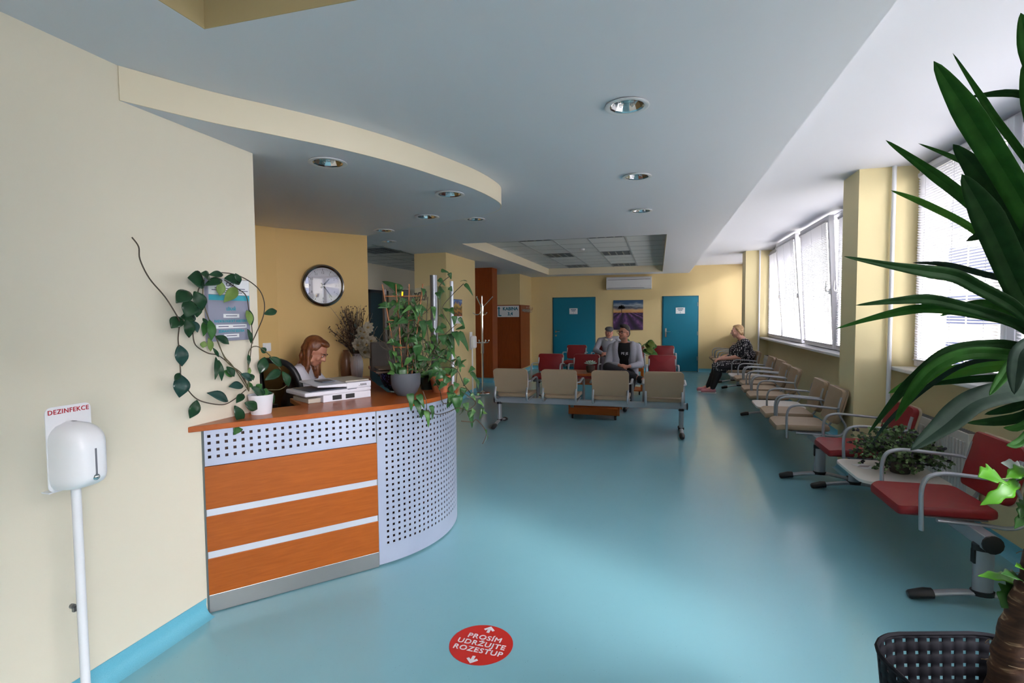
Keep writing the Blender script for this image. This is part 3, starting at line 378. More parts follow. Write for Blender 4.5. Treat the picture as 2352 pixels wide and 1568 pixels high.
# --- the two teal doors in the back wall
def door(n, x0, x1, z1, hx, plate):
    f = MB(); f.box(x0 - .025, x0, YB - .015, YB + .02, 0, z1 + .025); f.box(x1, x1 + .025, YB - .015, YB + .02, 0, z1 + .025); f.box(x0 - .025, x1 + .025, YB - .015, YB + .02, z1, z1 + .025)
    d = struct('door_%d' % n, MB().box(x0, x1, YB - .03, YB + .02, .012, z1), TEAL, bev=.004)
    f.build('door_frame', mat('door_frame_teal', '#075d74', .45), d)
    h = MB(); h.box(hx - .02, hx + .02, YB - .038, YB - .03, .90, 1.13) if plate else h.lathe([(.025, 0), (.025, .008)], (hx, YB - .03, 1.04), 14, V((0, -1, 0))).lathe([(.025, 0), (.025, .008)], (hx, YB - .03, .93), 14, V((0, -1, 0)))
    s = 1 if hx < (x0 + x1) / 2 else -1
    h.tube([(hx, YB - .03, 1.04), (hx, YB - .075, 1.04), (hx + s * .02, YB - .085, 1.04), (hx + s * .12, YB - .085, 1.04)], .009, 8)
    h.build('door_handle', CHROME, d, smooth=True)
    return d
door(1, -2.78, -1.65, 1.955, -2.71, False)
door(2, .135, .985, 1.945, .205, True)
hg = MB()
for z in (.3, .95, 1.7): hg.lathe([(.008, 0), (.008, .1)], (.985, YB - .04, z), 8)
hg.build('door_hinge', STEEL, bpy.data.objects['door_2'])

# --- windows: frames, sashes, glass, blinds, sills
BLM = mat('white_blind_slat', '#b4b4ba', .5, trans=.05)
def blind(parent, y0, y1, z0, z1, x, tilt=.32, tiltx=0.):
    b = MB(); n = int((z1 - z0) / .021)
    for k in range(n):
        z = z0 + .01 + k * .021; xx = x - tiltx * (z - z0); c, s = math.cos(tilt) * .0115, math.sin(tilt) * .0115
        b.add([(xx - c, y0, z + s), (xx + c, y0, z - s), (xx + c, y1, z - s), (xx - c, y1, z + s)], [(0, 1, 2, 3)])
    xx = x - tiltx * (z1 - z0); b.box(xx - .014, xx + .014, y0, y1, z1 - .005, z1 + .025); b.box(x - .012, x + .012, y0, y1, z0 - .012, z0)
    for f in (.12, .5, .88):
        y = y0 + (y1 - y0) * f; b.tube([(x - .013, y, z0), (x - .013 - tiltx * (z1 - z0), y, z1)], .0012, 4)
    return b.build('blind', BLM, parent)
def sash(wn, y0, y1, z0, z1, x, tilt=0., fr=.062, handle=None, bl=True, slat=.55):
    fo = MB(); gl = MB(); d = .06
    def P(xx, y, z): return V((xx - tilt * (z - z0), y, z))
    def bar(ya, yb, za, zb):
        fo.add([P(x + sx, yy, zz) for zz in (za, zb) for yy in (ya, yb) for sx in (-d / 2, d / 2)], [(0, 2, 3, 1), (4, 5, 7, 6), (0, 1, 5, 4), (2, 6, 7, 3), (0, 4, 6, 2), (1, 3, 7, 5)])
    bar(y0, y0 + fr, z0, z1); bar(y1 - fr, y1, z0, z1); bar(y0 + fr, y1 - fr, z0, z0 + fr); bar(y0 + fr, y1 - fr, z1 - fr, z1)
    o = fo.build('window_sash', PVC, wn, bev=.006)
    gl.add([P(x + .01, y, z) for z, y in ((z0 + fr, y0 + fr), (z0 + fr, y1 - fr), (z1 - fr, y1 - fr), (z1 - fr, y0 + fr))], [(0, 1, 2, 3)]); gl.build('window_pane', GLASS, o)
    if bl: blind(o, y0 + fr * .75, y1 - fr * .75, z0 + fr, z1 - fr - .02, x - .045 - tilt * fr, slat, tilt)
    if handle is not None:
        hz = z0 + .72; q = P(x - d / 2, handle, hz)
        MB().box(q.x - .014, q.x, handle - .014, handle + .014, hz - .035, hz + .035).tube([(q.x - .01, handle, hz), (q.x - .045, handle, hz + .005), (q.x - .055, handle - .01, hz + .03), (q.x - .05, handle - .012, hz + .13)], [.011, .011, .010, .007], 8).build('window_handle', WHITE, o, smooth=True)
def window(n, y0, y1, sashes, posts):
    fr = MB(); x0, x1 = 2.15, 2.24; z0, z1 = 1.0, 2.735
    fr.box(x0, x1, y0, y1, z0, z0 + .07); fr.box(x0, x1, y0, y1, z1 - .06, z1); fr.box(x0, x1, y0, y0 + .06, z0 + .07, z1 - .06); fr.box(x0, x1, y1 - .06, y1, z0 + .07, z1 - .06)
    for p in posts: fr.box(x0, x1, p - .04, p + .04, z0 + .07, z1 - .06)
    w = struct('window_%d' % n, fr, PVC, bev=.004)
    for s in sashes: sash(w, *s[:2], z0 + .045, z1 - .03, 2.135, **s[2])
    return w
window(1, 5.66, 11.36, [(10.12, 11.30, dict(handle=10.16)), (8.80, 10.10, dict(tilt=.075, handle=8.85)), (7.30, 8.64, dict(tilt=.055, handle=7.35)), (5.72, 7.22, dict(handle=7.17))], (10.11, 8.72, 7.26))
window(2, .36, 5.26, [(3.99, 5.20, dict(handle=4.03)), (2.68, 3.90, dict(handle=3.86)), (1.78, 2.60, dict()), (.93, 1.68, dict(bl=False, fr=.05)), (.40, .87, dict())], (3.945, 2.64, 1.73, .90))
window(3, -3.8, -.2, [(-3.74, -2.02, dict(slat=.75)), (-1.98, -.26, dict(slat=-.12))], (-2.0,))
window(4, 11.76, YB, [(11.82, 13.0, dict(slat=.30)), (13.04, 14.2, dict(slat=.30))], (13.02,))
sl = MB()
for y0, y1 in ((-3.8, -.2), (.35, 5.245), (5.655, 11.325), (11.755, YB)): sl.box(1.955, 2.15, y0, y1, 1.0, 1.034)
sl_o = struct('window_sill', sl, mat('white_sill', '#e6e6e6', .3), bev=.008)
pp = MB()
for y in (5.215, 11.29): pp.tube([(1.93, y, .2), (1.93, y, ZH)], .017, 10)
pp.tube([(1.93, 5.215, .2), (2.0, 5.15, .16), (2.02, 4.95, .16)], .012, 8)
struct('trim_4', pp, WPAINT, smooth=True)
# --- outside: paved yard and the pale block across it
YARD = mat('pale_paving', '#b9b6ae', .9); FAC = mat('pale_render', '#dcdad2', .9); FWIN = mat('facade_window_glass', '#7a86a8', .25)
struct('ground', MB().box(2.4, 60, -40, 60, -3.2, -3.0), YARD)
b = thing('building', 'pale rendered block with window bands outside behind the blinds', 'building', (24, 6, -3))
MB().box(24, 34, -18, 30, -3, 9).build('facade', FAC, b)
for z in (-1.6, 1.2, 4.0):
    for y in (-14, -7, 0, 7, 14, 21):
        MB().box(23.93, 24.02, y, y + 4.2, z, z + 1.7).build('window', FWIN, b)
w2 = thing('building', 'white wing with dark ribbon windows seen through the near window blinds', 'building', (22, 31, -3))
MB().box(9, 23.9, 30.05, 40, -3, 11).build('facade', FAC, w2)
FW2 = mat('ribbon_window_glass', '#28304a', .3, spec=.3)
for z0, z1 in ((-1.3, .05), (.91, 2.31), (3.28, 4.57), (5.5, 6.8), (7.8, 9.0)):
    for k in range(4):
        x = 13.4 + 2.5 * k; wd_ = MB().box(x, x + 2.44, 30.0, 30.1, z0, z1).build('window', FW2, w2)
        MB().box(x - .03, x + .03, 29.97, 30.02, z0, z1).box(x + .8, x + .85, 29.97, 30.02, z0, z1).build('window_frame', FAC, wd_)
# ------------------------------------------------------------------ ceiling lamps
bulb = glassmat('lamp_bulb_glass', (.93, .94, .95), .3)
def downlight(loc, label):
    t = thing('downlight', label, 'ceiling light', loc, 0, 'recessed round downlights')
    MB().lathe([(.083, -.001), (.108, -.004), (.112, -.010), (.104, -.013), (.086, -.009)], loc, 28, cap=False).build('rim', WPAINT, t, smooth=True)
    r = MB().lathe([(.086, -.009), (.078, -.004), (.06, .03), (.03, .06), (.002, .065)], loc, 13, cap=False)
    r.build('reflector', CHROMER, t)
    b = MB().ell(V(loc) + V((-.028, 0, .006)), (.013, .013, .02), None, 8, 6).ell(V(loc) + V((.028, 0, .006)), (.013, .013, .02), None, 8, 6).tube([V(loc) + V((-.03, .02, .012)), V(loc) + V((.03, .02, .012))], .008, 8)
    b.build('bulb', bulb, t, smooth=True); return t
d0 = downlight((-.157, 2.754, ZC), 'large-looking round downlight in the main ceiling nearest the camera')
for p, l in (((-.16, 4.162, ZC), 'round downlight second along the main ceiling row toward the far coffer'), ((-.168, 5.535, ZC), 'round downlight third in the main ceiling row, closest to the far tiled coffer'), ((-1.93, 5.45, ZC), 'round downlight in the main ceiling just past the curved soffit tip'), ((-3.646, 6.665, ZC), 'round downlight beside the tiled corridor ceiling above the clock wall'),
             ((-1.881, 2.727, ZS), 'round downlight in the curved soffit nearest the cream wall'), ((-1.504, 3.688, ZS), 'round downlight near the rounded tip of the curved soffit'), ((-2.041, 4.452, ZS), 'round downlight in the middle of the curved soffit behind the tip'), ((-2.803, 5.025, ZS), 'round downlight in the curved soffit closest to the clock wall corner')):
    dup(d0, p, None, l)
# holes for the lamps are hidden by the rims; reflectors sit in shallow cups above the ceiling face
louv = mat('louvre_aluminium', '#8b949b', .35, .7); ldark = mat('lamp_housing', '#454b50', .6)
def louvre(cx, cy, z, label, w=.54, d=.60):
    t = thing('louvre_light', label, 'ceiling light', (cx, cy, z), 0, 'louvred ceiling lights')
    MB().box(cx - w / 2, cx + w / 2, cy - d / 2, cy + d / 2, z - .003, z - .001).build('housing', ldark, t)
    b = MB()
    for k in range(5): x = cx - w / 2 + w * k / 4; b.box(x - .012, x + .012, cy - d / 2, cy + d / 2, z - .012, z - .003)
    for k in range(9): y = cy - d / 2 + d * k / 8; b.box(cx - w / 2, cx + w / 2, y - .004, y + .004, z - .010, z - .003)
    b.build('louvre', louv, t); return t
smk = thing('smoke_detector', 'small white smoke detector on the tiled coffer ceiling', 'smoke detector', (-1.36, 9.75, ZG)); MB().lathe([(.05, 0), (.05, -.015), (.04, -.03), (.015, -.036), (.0005, -.036)], (-1.36, 9.75, ZG), 20).build('housing', WPAINT, smk, smooth=True)
l0 = louvre(-1.94, 8.12, ZG, 'louvred ceiling light at near edge of tiled coffer, farther from windows')
for x, y, l in ((-.80, 8.12, 'louvred ceiling light at near edge of tiled coffer, window side'), (-1.94, 10.62, 'louvred light in the middle of tiled coffer, farther from windows'), (-.80, 10.62, 'louvred light in the middle of tiled coffer, window side'), (-1.94, 13.12, 'louvred light at back of tiled coffer, farther from windows'), (-.80, 13.12, 'louvred light at back of tiled coffer, above the air conditioner side')): dup(l0, (x, y, ZG), None, l)
for x, y, l in ((-4.55, 8.0, 'louvred light in the corridor ceiling near the clock wall'), (-4.45, 9.85, 'louvred light in the corridor ceiling beside the olive pillar')): dup(l0, (x, y, ZC + .055), None, l)

# ------------------------------------------------------------------ reception counter
P0 = V((-2.1825, 2.0684)); P1 = V((-1.598, 2.729)); CC = V((-2.234, 3.292)); RA = (P1 - CC).length
a0 = math.atan2((P1 - CC).y, (P1 - CC).x); a1 = math.radians(40)
arc = [CC + V((math.cos(a0 + (a1 - a0) * k / 40), math.sin(a0 + (a1 - a0) * k / 40))) * RA for k in range(41)]
wing = V((math.cos(math.radians(130)), math.sin(math.radians(130)))); PE = arc[-1] + wing * 1.72
path = [P0, P1] + arc[1:] + [PE]
ctr = thing('reception_counter', 'orange wood and perforated grey metal reception counter with curved end', 'reception counter', (-1.9, 2.6, 0))
dS = (P1 - P0).normalized(); nS = V((dS.y, -dS.x))
def strip(z0, z1, o0, o1, s0=0., s1=1.):
    a = P0 + (P1 - P0) * s0; b = P0 + (P1 - P0) * s1
    return MB().prism([tuple(a + nS * o0), tuple(a + nS * o1), tuple(b + nS * o1), tuple(b + nS * o0)], z0, z1)
for i, (z0, z1) in enumerate(((.535, .752), (.318, .50), (.095, .283))): strip(z0, z1, -.01, .006).build('front_panel', WOODO, ctr, bev=.002)
for z0, z1 in ((.50, .535), (.283, .318)): strip(z0, z1, -.01, .002).build('metal_strip', ALU, ctr)
strip(.004, .095, -.01, .005).build('kick_plate', STEEL, ctr, bev=.002)
def perforated(rows, cols, surf, hole, pitch_s, pitch_z, s_first, z_top, s_total, z_lo, z_hi, skip=None):
    b = MB(); S = [0.]; Z = [z_lo]
    for c in range(cols): s = s_first + c * pitch_s; S += [s - hole / 2, s + hole / 2]
    S.append(s_total)
    for r in reversed(range(rows)): z = z_top - r * pitch_z; Z += [z - hole / 2, z + hole / 2]
    Z.append(z_hi)
    nS_, nZ = len(S), len(Z); b.v = [surf(s, z) for z in Z for s in S]
    for j in range(nZ - 1):
        for i in range(nS_ - 1):
            if i % 2 == 1 and j % 2 == 1 and not (skip and skip((i - 1) // 2, rows - 1 - (j - 1) // 2)): continue
            b.f.append((j * nS_ + i, j * nS_ + i + 1, (j + 1) * nS_ + i + 1, (j + 1) * nS_ + i))
    return b
def on_straight(s, z): p = P0 + dS * s; return V((p.x, p.y, z))
perforated(4, 23, on_straight, .0145, .0381, .035, .0265, .905, .882, .755, .944).build('perforated_panel', GREYM, ctr, solid=.002)
LA = RA * (a1 - a0)
def on_arc(s, z):
    if s <= LA: t = a0 + s / RA; p = CC + V((math.cos(t), math.sin(t))) * RA
    else: p = arc[-1] + wing * (s - LA)
    return V((p.x, p.y, z))
SL = LA + 1.72
nc = int((SL - .06) / .0381)
perforated(23, nc, on_arc, .0145, .0381, .035, .0215, .905, SL, .012, .944, lambda c, r: c == 0 and r > 3).build('curved_perforated_panel', GREYM, ctr, solid=.002, smooth=False)
MB().sweep([(-.035, .01), (-.035, .94), (-.05, .94), (-.05, .01)], [P0 + dS * .06] + path[1:]).build('inner_board', mat('inner_board_brown', '#4a3024', .6), ctr, smooth=True)
for p, r_ in ((P1, .003), (P0, .006)): MB().tube([(p.x + .001, p.y - .002, .012), (p.x + .001, p.y - .002, .944)], r_, 6).build('edge_profile', STEEL, ctr)
MB().box(XW, XW + .004, 2.07, 2.45, .01, .943).build('hole_shade_sheet', mat('hole_shade_dark', '#33241d', .6), ctr)  # dark sheet added over the wall so the first holes look shaded
# worktop: front edge overhangs, follows the curve and runs back along the wing
fo = [(-2.183, 1.985)]
ov = .022
fo += [tuple(P1 + nS * ov)] + [tuple(CC + (p - CC) * ((RA + ov) / RA)) for p in arc[1:]]
nW = V((wing.y, -wing.x)); fo.append(tuple(PE + nW * ov))
ii = [tuple(PE - nW * .36)] + [tuple(CC + (p - CC).normalized() * (RA - .36)) for p in reversed(arc[18:])] + [(-2.05, 3.22), (-2.30, 2.86), (-2.06, 2.66), (-2.183, 2.49)]
MB().prism(fo + ii, .944, .972).build('worktop', WOODT, ctr, bev=.003)
dk = mat('desk_brown', '#6b4630', .5)
inner = [(-2.05, 2.62), (-1.80, 2.93), (-1.74, 3.3), (-2.02, 3.72), (-3.10, 5.0), (-3.35, 4.85), (-3.72, 4.45), (-3.05, 4.35), (-2.5, 3.5), (-2.35, 2.85), (-2.26, 2.6)]
ds = thing('office_desk', 'low orange desk behind the reception counter in front of the clock wall', 'desk', (-2.4, 3.8, 0))
MB().prism([(-2.10, 3.88), (-2.90, 4.88), (-3.13, 5.22), (-3.70, 4.50), (-3.2, 4.22), (-2.55, 3.62)], .80, .83).build('worktop', WOODT, ds, bev=.002)
lg = [MB().box(x - .025, x + .025, y - .025, y + .025, 0, .80) for x, y in ((-2.2, 3.9), (-2.6, 3.72), (-3.55, 4.52), (-3.12, 5.05))]
for q in lg: q.build('leg', SILV, ds)

# glass screen on the back wing: posts carry the panes
POST = mat('satin_post_metal', '#85888e', .35, .75); gs = thing('glass_screen', 'clear glass screen between silver posts on the counter back', 'glass screen', (-2.2, 4.3, .972))
pA, pB, pC = (-1.60, 3.585), (-2.83, 5.06), (-1.53, 3.765)
MB().tube([(pA[0], pA[1], .972), (pA[0], pA[1], 1.80)], .0265, 20).build('post', POST, gs, smooth=True, label='thick brushed silver post')
MB().tube([(pB[0], pB[1], .972), (pB[0], pB[1], 1.79)], .024, 16).build('post', mat('brown_grey_post', '#6a6160', .4, .5), gs, smooth=True)
MB().tube([(pC[0], pC[1], .972), (pC[0], pC[1], 1.765)], .014, 12).build('post', ALU, gs, smooth=True)
def pane(a, b, z0, z1, mt=SGLASS):
    d = (V(b) - V(a)).normalized(); n = V((d.y, -d.x)) * .004; a = V(a) + d * .026; b = V(b) - d * .022
    return MB().prism([tuple(a - n), tuple(b - n), tuple(b + n), tuple(a + n)], z0, z1).build('pane', mt, gs)
pA2 = V(pA)
pane(pA, pB, 1.0, 1.73); pane(pA, pC, 1.0, 1.72, glassmat('green_tinted_glass', (.62, .70, .62), .08))
dG = (V(pB) - V(pA)).normalized(); q = V(pA) + dG * .42
# seen from the waiting room side the word reads forward
text('lettering', 'RECEPCE', .10, facing((q.x + .006 * dG.y, q.y - .006 * dG.x, 1.655), (dG.x, dG.y, 0)), mat('screen_lettering_black', '#1c1e20', .5), gs, bold=.002, ext=.0004)
# led number display clipped to the top of the glass
lp0 = V(pA) + dG * .80; lc = V((lp0.x - .030 * dG.y, lp0.y + .030 * dG.x, 1.69)); nG = V((dG.y, -dG.x, 0)); ld = thing('number_display', 'small black number display with glowing yellow digits above the reception', 'display', tuple(lc))
RL = Matrix((V((dG.x, dG.y, 0)), V((-dG.y, dG.x, 0)), V((0, 0, 1)))).transposed().to_4x4()
MB().obox(lc, (.07, .05, .075), RL).build('housing', BLACK, ld, bev=.004)
em = bpy.data.materials.new('yellow_led'); em.use_nodes = True; eb = em.node_tree.nodes['Principled BSDF']; eb.inputs['Base Color'].default_value = (0, 0, 0, 1); eb.inputs['Emission Color'].default_value = srgb('#ffc814'); eb.inputs['Emission Strength'].default_value = 1.6
xr = V((.80, .60, 0)); 
text('digits', '87', .05, facing(lc - nG * .0255 + V((0, 0, 0)), -V((dG.x, dG.y, 0))), em, ld, bold=.003)
MB().obox(lc + nG * .027 + V((0, 0, .032)), (.03, .012, .025), RL).build('clip', SILV, ld)

# ------------------------------------------------------------------ beam seating
def pad(w, d, th, corner, curve=0., n=10, lift=0.):
    """rounded upholstery pad in XY, thickness along Z, centre origin"""
    out = []
    for cx, cy, s in ((w / 2 - corner, d / 2 - corner, 0), (-w / 2 + corner, d / 2 - corner, 1), (-w / 2 + corner, -d / 2 + corner, 2), (w / 2 - corner, -d / 2 + corner, 3)):
        for k in range(6): a = PI / 2 * (s + k / 5); out.append((cx + corner * math.cos(a), cy + corner * math.sin(a)))
    return out
def pad_mesh(w, d, th, corner, fz):
    b = MB(); out = pad(w, d, th, corner); n = len(out); lv = ((.90, -th / 2), (.985, -th / 2 + th * .18), (1, 0), (.985, th / 2 - th * .18), (.93, th / 2), (.6, th / 2), (.25, th / 2))
    for k, z in lv: b.v += [V((x * (1 - (1 - k) * (1 if k < .9 else .5)), y * (1 - (1 - k) * (1 if k < .9 else .5)), z)) for x, y in out]
    for i in range(len(lv) - 1):
        for j in range(n): b.f.append((i * n + j, i * n + (j + 1) % n, (i + 1) * n + (j + 1) % n, (i + 1) * n + j))
    b.f.append(tuple(reversed(range(n)))); b.f.append(tuple((len(lv) - 1) * n + j for j in range(n)))
    b.v = [fz(p) for p in b.v]; return b
SB = V((0, .165, .645)); tl_ = math.radians(-14)
def seat_fz(p): return V((p.x, p.y - .105, p.z + .428 - .035 * max(0, (-p.y - .13) / .1) ** 2 * .5 + .012 * (p.x / .22) ** 2))
def back_fz(p):                                    # pad lies in XZ, leaning back, slightly concave
    wx = 1 - .06 * max(0, -p.y) / .16
    q = V((p.x * wx, -p.z - .03 * (1 - (p.x / .23) ** 2) + .03, p.y + .012 * (p.x / .23) ** 2 * (1 if p.y > 0 else 0)))
    return SB + V((q.x, q.y * math.cos(tl_) - q.z * math.sin(tl_), q.y * math.sin(tl_) + q.z * math.cos(tl_)))
def shell_fz(p): q = back_fz(V((p.x, p.y, p.z))); return q + V((0, .025, -.003))
MESH = {}
def arm_path(s):
    x = s * .252
    return [(x, -.245, .345), (x, -.25, .50), (x, -.247, .575), (x, -.228, .625), (x, -.19, .648), (x, -.13, .656), (x, .0, .648), (x, .155, .636)]
def rear_path(s):
    x = s * .215
    return [(x, -.16, .392), (x, .05, .385), (x, .15, .378), (x, .205, .395), (x, .235, .44), (x, .232, .49), (x, .20, .545), (x, .178, .60), (x, .182, .66), (x, .20, .735)]
def seat_parts(root, col, u, arms=(1, 1)):
    key = col
    if key not in MESH:
        up = BEIGE if col == 'beige' else RED
        tmp = thing('tmp', 'x', 'x')
        q = {}
        q['seat'] = pad_mesh(.455, .455, .05, .05, seat_fz).build('seat', up, tmp, smooth=True)
        q['backrest'] = pad_mesh(.458, .315, .040, .045, back_fz).build('backrest', up, tmp, smooth=True)
        q['back_shell'] = pad_mesh(.465, .322, .014, .047, shell_fz).build('back_shell', BEIGES if col != 'beige' else BEIGE, tmp, smooth=True)
        for s in (-1, 1):
            q['arm%d' % s] = MB().tube(smooth_path(arm_path(s), 5), .0125, 10, sq=(.85, 1.3)).build('armrest', SILV, tmp, smooth=True)
            q['back%d' % s] = MB().tube(smooth_path(rear_path(s), 4), .0115, 10, sq=(1.25, .9)).tube([(s * .215, .18, .633), (s * .252, .15, .637)], .009, 6).build('back_tube', SILV, tmp, smooth=True)
        q['br'] = MB().box(-.16, .16, -.03, .03, .385, .402).box(-.19, -.13, -.2, .08, .395, .403).box(.13, .19, -.2, .08, .395, .403).build('seat_bracket', SILV, tmp)
        MESH[key] = {k: (o.name.split('.')[0], o.data) for k, o in q.items()}
        for o in q.values(): bpy.data.objects.remove(o)
        bpy.data.objects.remove(tmp)
    D = MESH[key]
    def inst(k, par, loc):
        nm, me = D[k]; o = bpy.data.objects.new(nm, me); C.objects.link(o); o.parent = par; o.location = loc; WM[o.name] = wm(root); return o
    inst('seat', root, (u, 0, 0)); bk = inst('backrest', root, (u, 0, 0)); inst('back_shell', bk, (0, 0, 0)); inst('br', root, (u, 0, 0))
    for s in (-1, 1):
        if arms[(s + 1) // 2]: inst('arm%d' % s, root, (u, 0, 0))
        inst('back%d' % s, root, (u, 0, 0))
def bench(name, label, loc, rz, units, col, group, feet, x0, x1, pitch=.645):
    r = thing(name, label, 'bench', loc, rz, group); W = wm(r)
    T = lambda p: W @ V(p)
    def bl(mb, *a, **k): mb.v = [W @ p for p in mb.v]; return mb.build(*a, **k)
    n = len(units)
    bl(MB().box(x0, x1, -.032, .032, .315, .387), 'beam', SILV, r, bev=.006)
    for xe in (x0, x1):
        s = -1 if xe == x0 else 1
        bl(MB().lathe([(.03, 0), (.046, .004), (.046, .014), (.03, .02)], (xe, 0, .35), 14, V((s, 0, 0))), 'end_cap', BLACK, r, smooth=True)
    for f in feet:
        pst = bl(MB().tube([(f, 0, .06), (f, 0, .315)], .045, 14, sq=(.62, 1), up=V((0, 1, 0))), 'leg', SILV, r, smooth=True)
        pst2 = MB(); pst2.tube([(f, 0, .295), (f, 0, .325)], .052, 14, sq=(.68, 1), up=V((0, 1, 0))).tube([(f, 0, .062), (f, 0, .085)], .053, 14, sq=(.68, 1), up=V((0, 1, 0))); pst2.box(f - .016, f + .016, -.048, -.040, .225, .295)
        bl(pst2, 'leg_collar', BLACK, pst, smooth=True)
        fp = [(f, -.27, .028), (f, -.17, .05), (f, -.06, .066), (f, .06, .066), (f, .17, .05), (f, .27, .028)]
        fo_ = bl(MB().tube(smooth_path(fp, 3), .019, 10, sq=(1.25, .8)), 'foot', SILV, r, smooth=True)
        for s in (-1, 1): bl(MB().tube([(f, s * .215, .040), (f, s * .25, .037), (f, s * .315, .022), (f, s * .325, .020)], [.03, .032, .026, .018], 10, sq=(1.1, .85)), 'foot_cap', BLACK, fo_, smooth=True)
    for i, uu in enumerate(units):
        u = (i - (n - 1) / 2) * pitch
        if uu == 's': seat_parts(r, col, u)
        elif uu == 't':
            out = [(x + u, y - .075) for x, y in pad(.56, .52, 0, .09)]
            bl(MB().prism(out, .402, .424), 'table_top', mat('white_table_laminate', '#dcd6cf', .35), r, bev=.004)
            bl(MB().box(u - .12, u + .12, -.03, .03, .385, .403), 'table_bracket', SILV, r)
    return r
bench('waiting_bench', 'four-seat beige bench with its backs turned to the entrance', (-.89, 6.80, 0), PI, 'ssss', 'beige', None, (-1.18, 1.19), -1.24, 1.25)
bench('waiting_bench', 'four-seat red bench carrying the man in the grey blazer', (-.89, 9.05, 0), 0, 'ssss', 'red', None, (-1.15, 1.15), -1.22, 1.22)
bench('waiting_bench', 'red bench at the back carrying the man in the flat cap', (-.84, 11.85, 0), 0, 'ssss', 'red', None, (-1.15, 1.15), -1.22, 1.22)
bench('waiting_bench', 'red window bench with a white tray table between its two seats', (1.60, 4.055, 0), -PI / 2, 'sts', 'red', None, (-.885, .918), -.95, .98, pitch=.60)
bench('waiting_bench', 'beige window bench with a white tray table, standing against the near window pillar', (1.455, 6.77, 0), math.radians(-91.9), 'sstss', 'beige', None, (-1.46, 1.595), -1.50, 1.63, pitch=.6125)
bench('waiting_bench', 'beige window bench under the far window on which the blond woman sits', (1.565, 9.59, 0), -PI / 2, 'stss', 'beige', None, (-1.59,), -1.63, 1.30, pitch=.645)
bench('waiting_bench', 'beige window bench by the back wall beyond the seated woman', (1.56, 12.9, 0), -PI / 2, 'sss', 'beige', None, (-.7, .85), -.95, .93, pitch=.627)
# ------------------------------------------------------------------ people
def remesh(mb, name, mt, parent, vox=.008, sm=4, smf=.5):
    me = bpy.data.meshes.new('tmp'); me.from_pydata([tuple(p) for p in mb.v], [], mb.f)
    o = bpy.data.objects.new('tmp', me); C.objects.link(o)
    md = o.modifiers.new('r', 'REMESH'); md.mode = 'VOXEL'; md.voxel_size = vox
    m2 = o.modifiers.new('s', 'SMOOTH'); m2.iterations = sm; m2.factor = smf
    dg = bpy.context.evaluated_depsgraph_get(); nm = bpy.data.meshes.new_from_object(o.evaluated_get(dg)); bpy.data.objects.remove(o)
    nm.name = name; nm.transform(wm(parent).inverted()); nm.materials.clear(); nm.materials.append(mt)
    nm.polygons.foreach_set('use_smooth', [True] * len(nm.polygons))
    r = bpy.data.objects.new(name, nm); C.objects.link(r); r.parent = parent; WM[r.name] = wm(parent).copy(); return r
def axes(f, u):                                    # columns: side (to the figure's left), forward, up
    u = V(u).normalized(); f = V(f); f = (f - u * f.dot(u)).normalized(); s = u.cross(f)
    return Matrix((s, f, u)).transposed()
def hand(b, wrist, d, up, curl=.6, side=1, s=1.):
    d = V(d).normalized(); A = axes(d, up); x, y, z = A.col
    c = V(wrist) + y * .045 * s; b.cap(wrist, .026 * s, V(wrist) + y * .03 * s, .027 * s); b.ell(c, (.040 * s, .05 * s, .017 * s), A)
    for k, L in enumerate((.072, .082, .076, .058)):
        p = c + x * ((k - 1.5) * .019 * s) + y * .04 * s; a = .25 + curl * .5; q = p
        for j in range(3):
            n = q + (y * math.cos(a) - z * math.sin(a)) * (L * s / 2.6); b.cap(q, .0098 * s, n, .0088 * s, 8); q = n; a += curl * .8
    p = c + x * (-side * .036 * s) - y * .01 * s; q = p + (y * .7 - x * side * .6 - z * .3).normalized() * .035 * s; b.cap(p, .013 * s, q, .011 * s, 8); b.cap(q, .011 * s, q + (y * .9 - z * .35).normalized() * .03 * s, .0095 * s, 8)
def head(b, c, f, u, s=1., beard=False):
    A = axes(f, u); x, y, z = A.col; P = lambda a, bb, cc: V(c) + x * (a * s) + y * (bb * s) + z * (cc * s)
    b.ell(P(0, -.012, .028), (.075 * s, .094 * s, .092 * s), A, 20, 14); b.ell(P(0, .02, -.03), (.062 * s, .072 * s, .075 * s), A, 18, 12)
    b.ell(P(0, .045, -.088), (.034 * s, .034 * s, .026 * s), A); b.ell(P(0, .075, .026), (.058 * s, .018 * s, .014 * s), A)
    for q in (-1, 1):
        b.ell(P(q * .038, .062, -.028), (.024 * s, .022 * s, .026 * s), A); b.ell(P(q * .077, -.008, -.01), (.010 * s, .022 * s, .033 * s), A, 10, 8)
        b.ell(P(q * .032, .078, .008), (.016 * s, .012 * s, .011 * s), A, 10, 8); b.cap(P(q * .05, .02, -.075), .024 * s, P(q * .055, -.02, -.03), .026 * s)
        b.ell(P(q * .012, .092, -.027), (.010 * s, .012 * s, .010 * s), A, 8, 6)
    b.cap(P(0, .086, .012), .010 * s, P(0, .108, -.022), .0135 * s, 10)
    b.cap(P(-.02, .078, -.056), .009 * s, P(.02, .078, -.056), .009 * s, 8); b.cap(P(-.015, .077, -.068), .0095 * s, P(.015, .077, -.068), .0095 * s, 8)
    return P, A
EYEW = mat('eye_white', '#e6e2de', .3); EYEI = mat('iris_dark', '#2a1d16', .25); LIP = mat('lip', '#a85a55', .5)
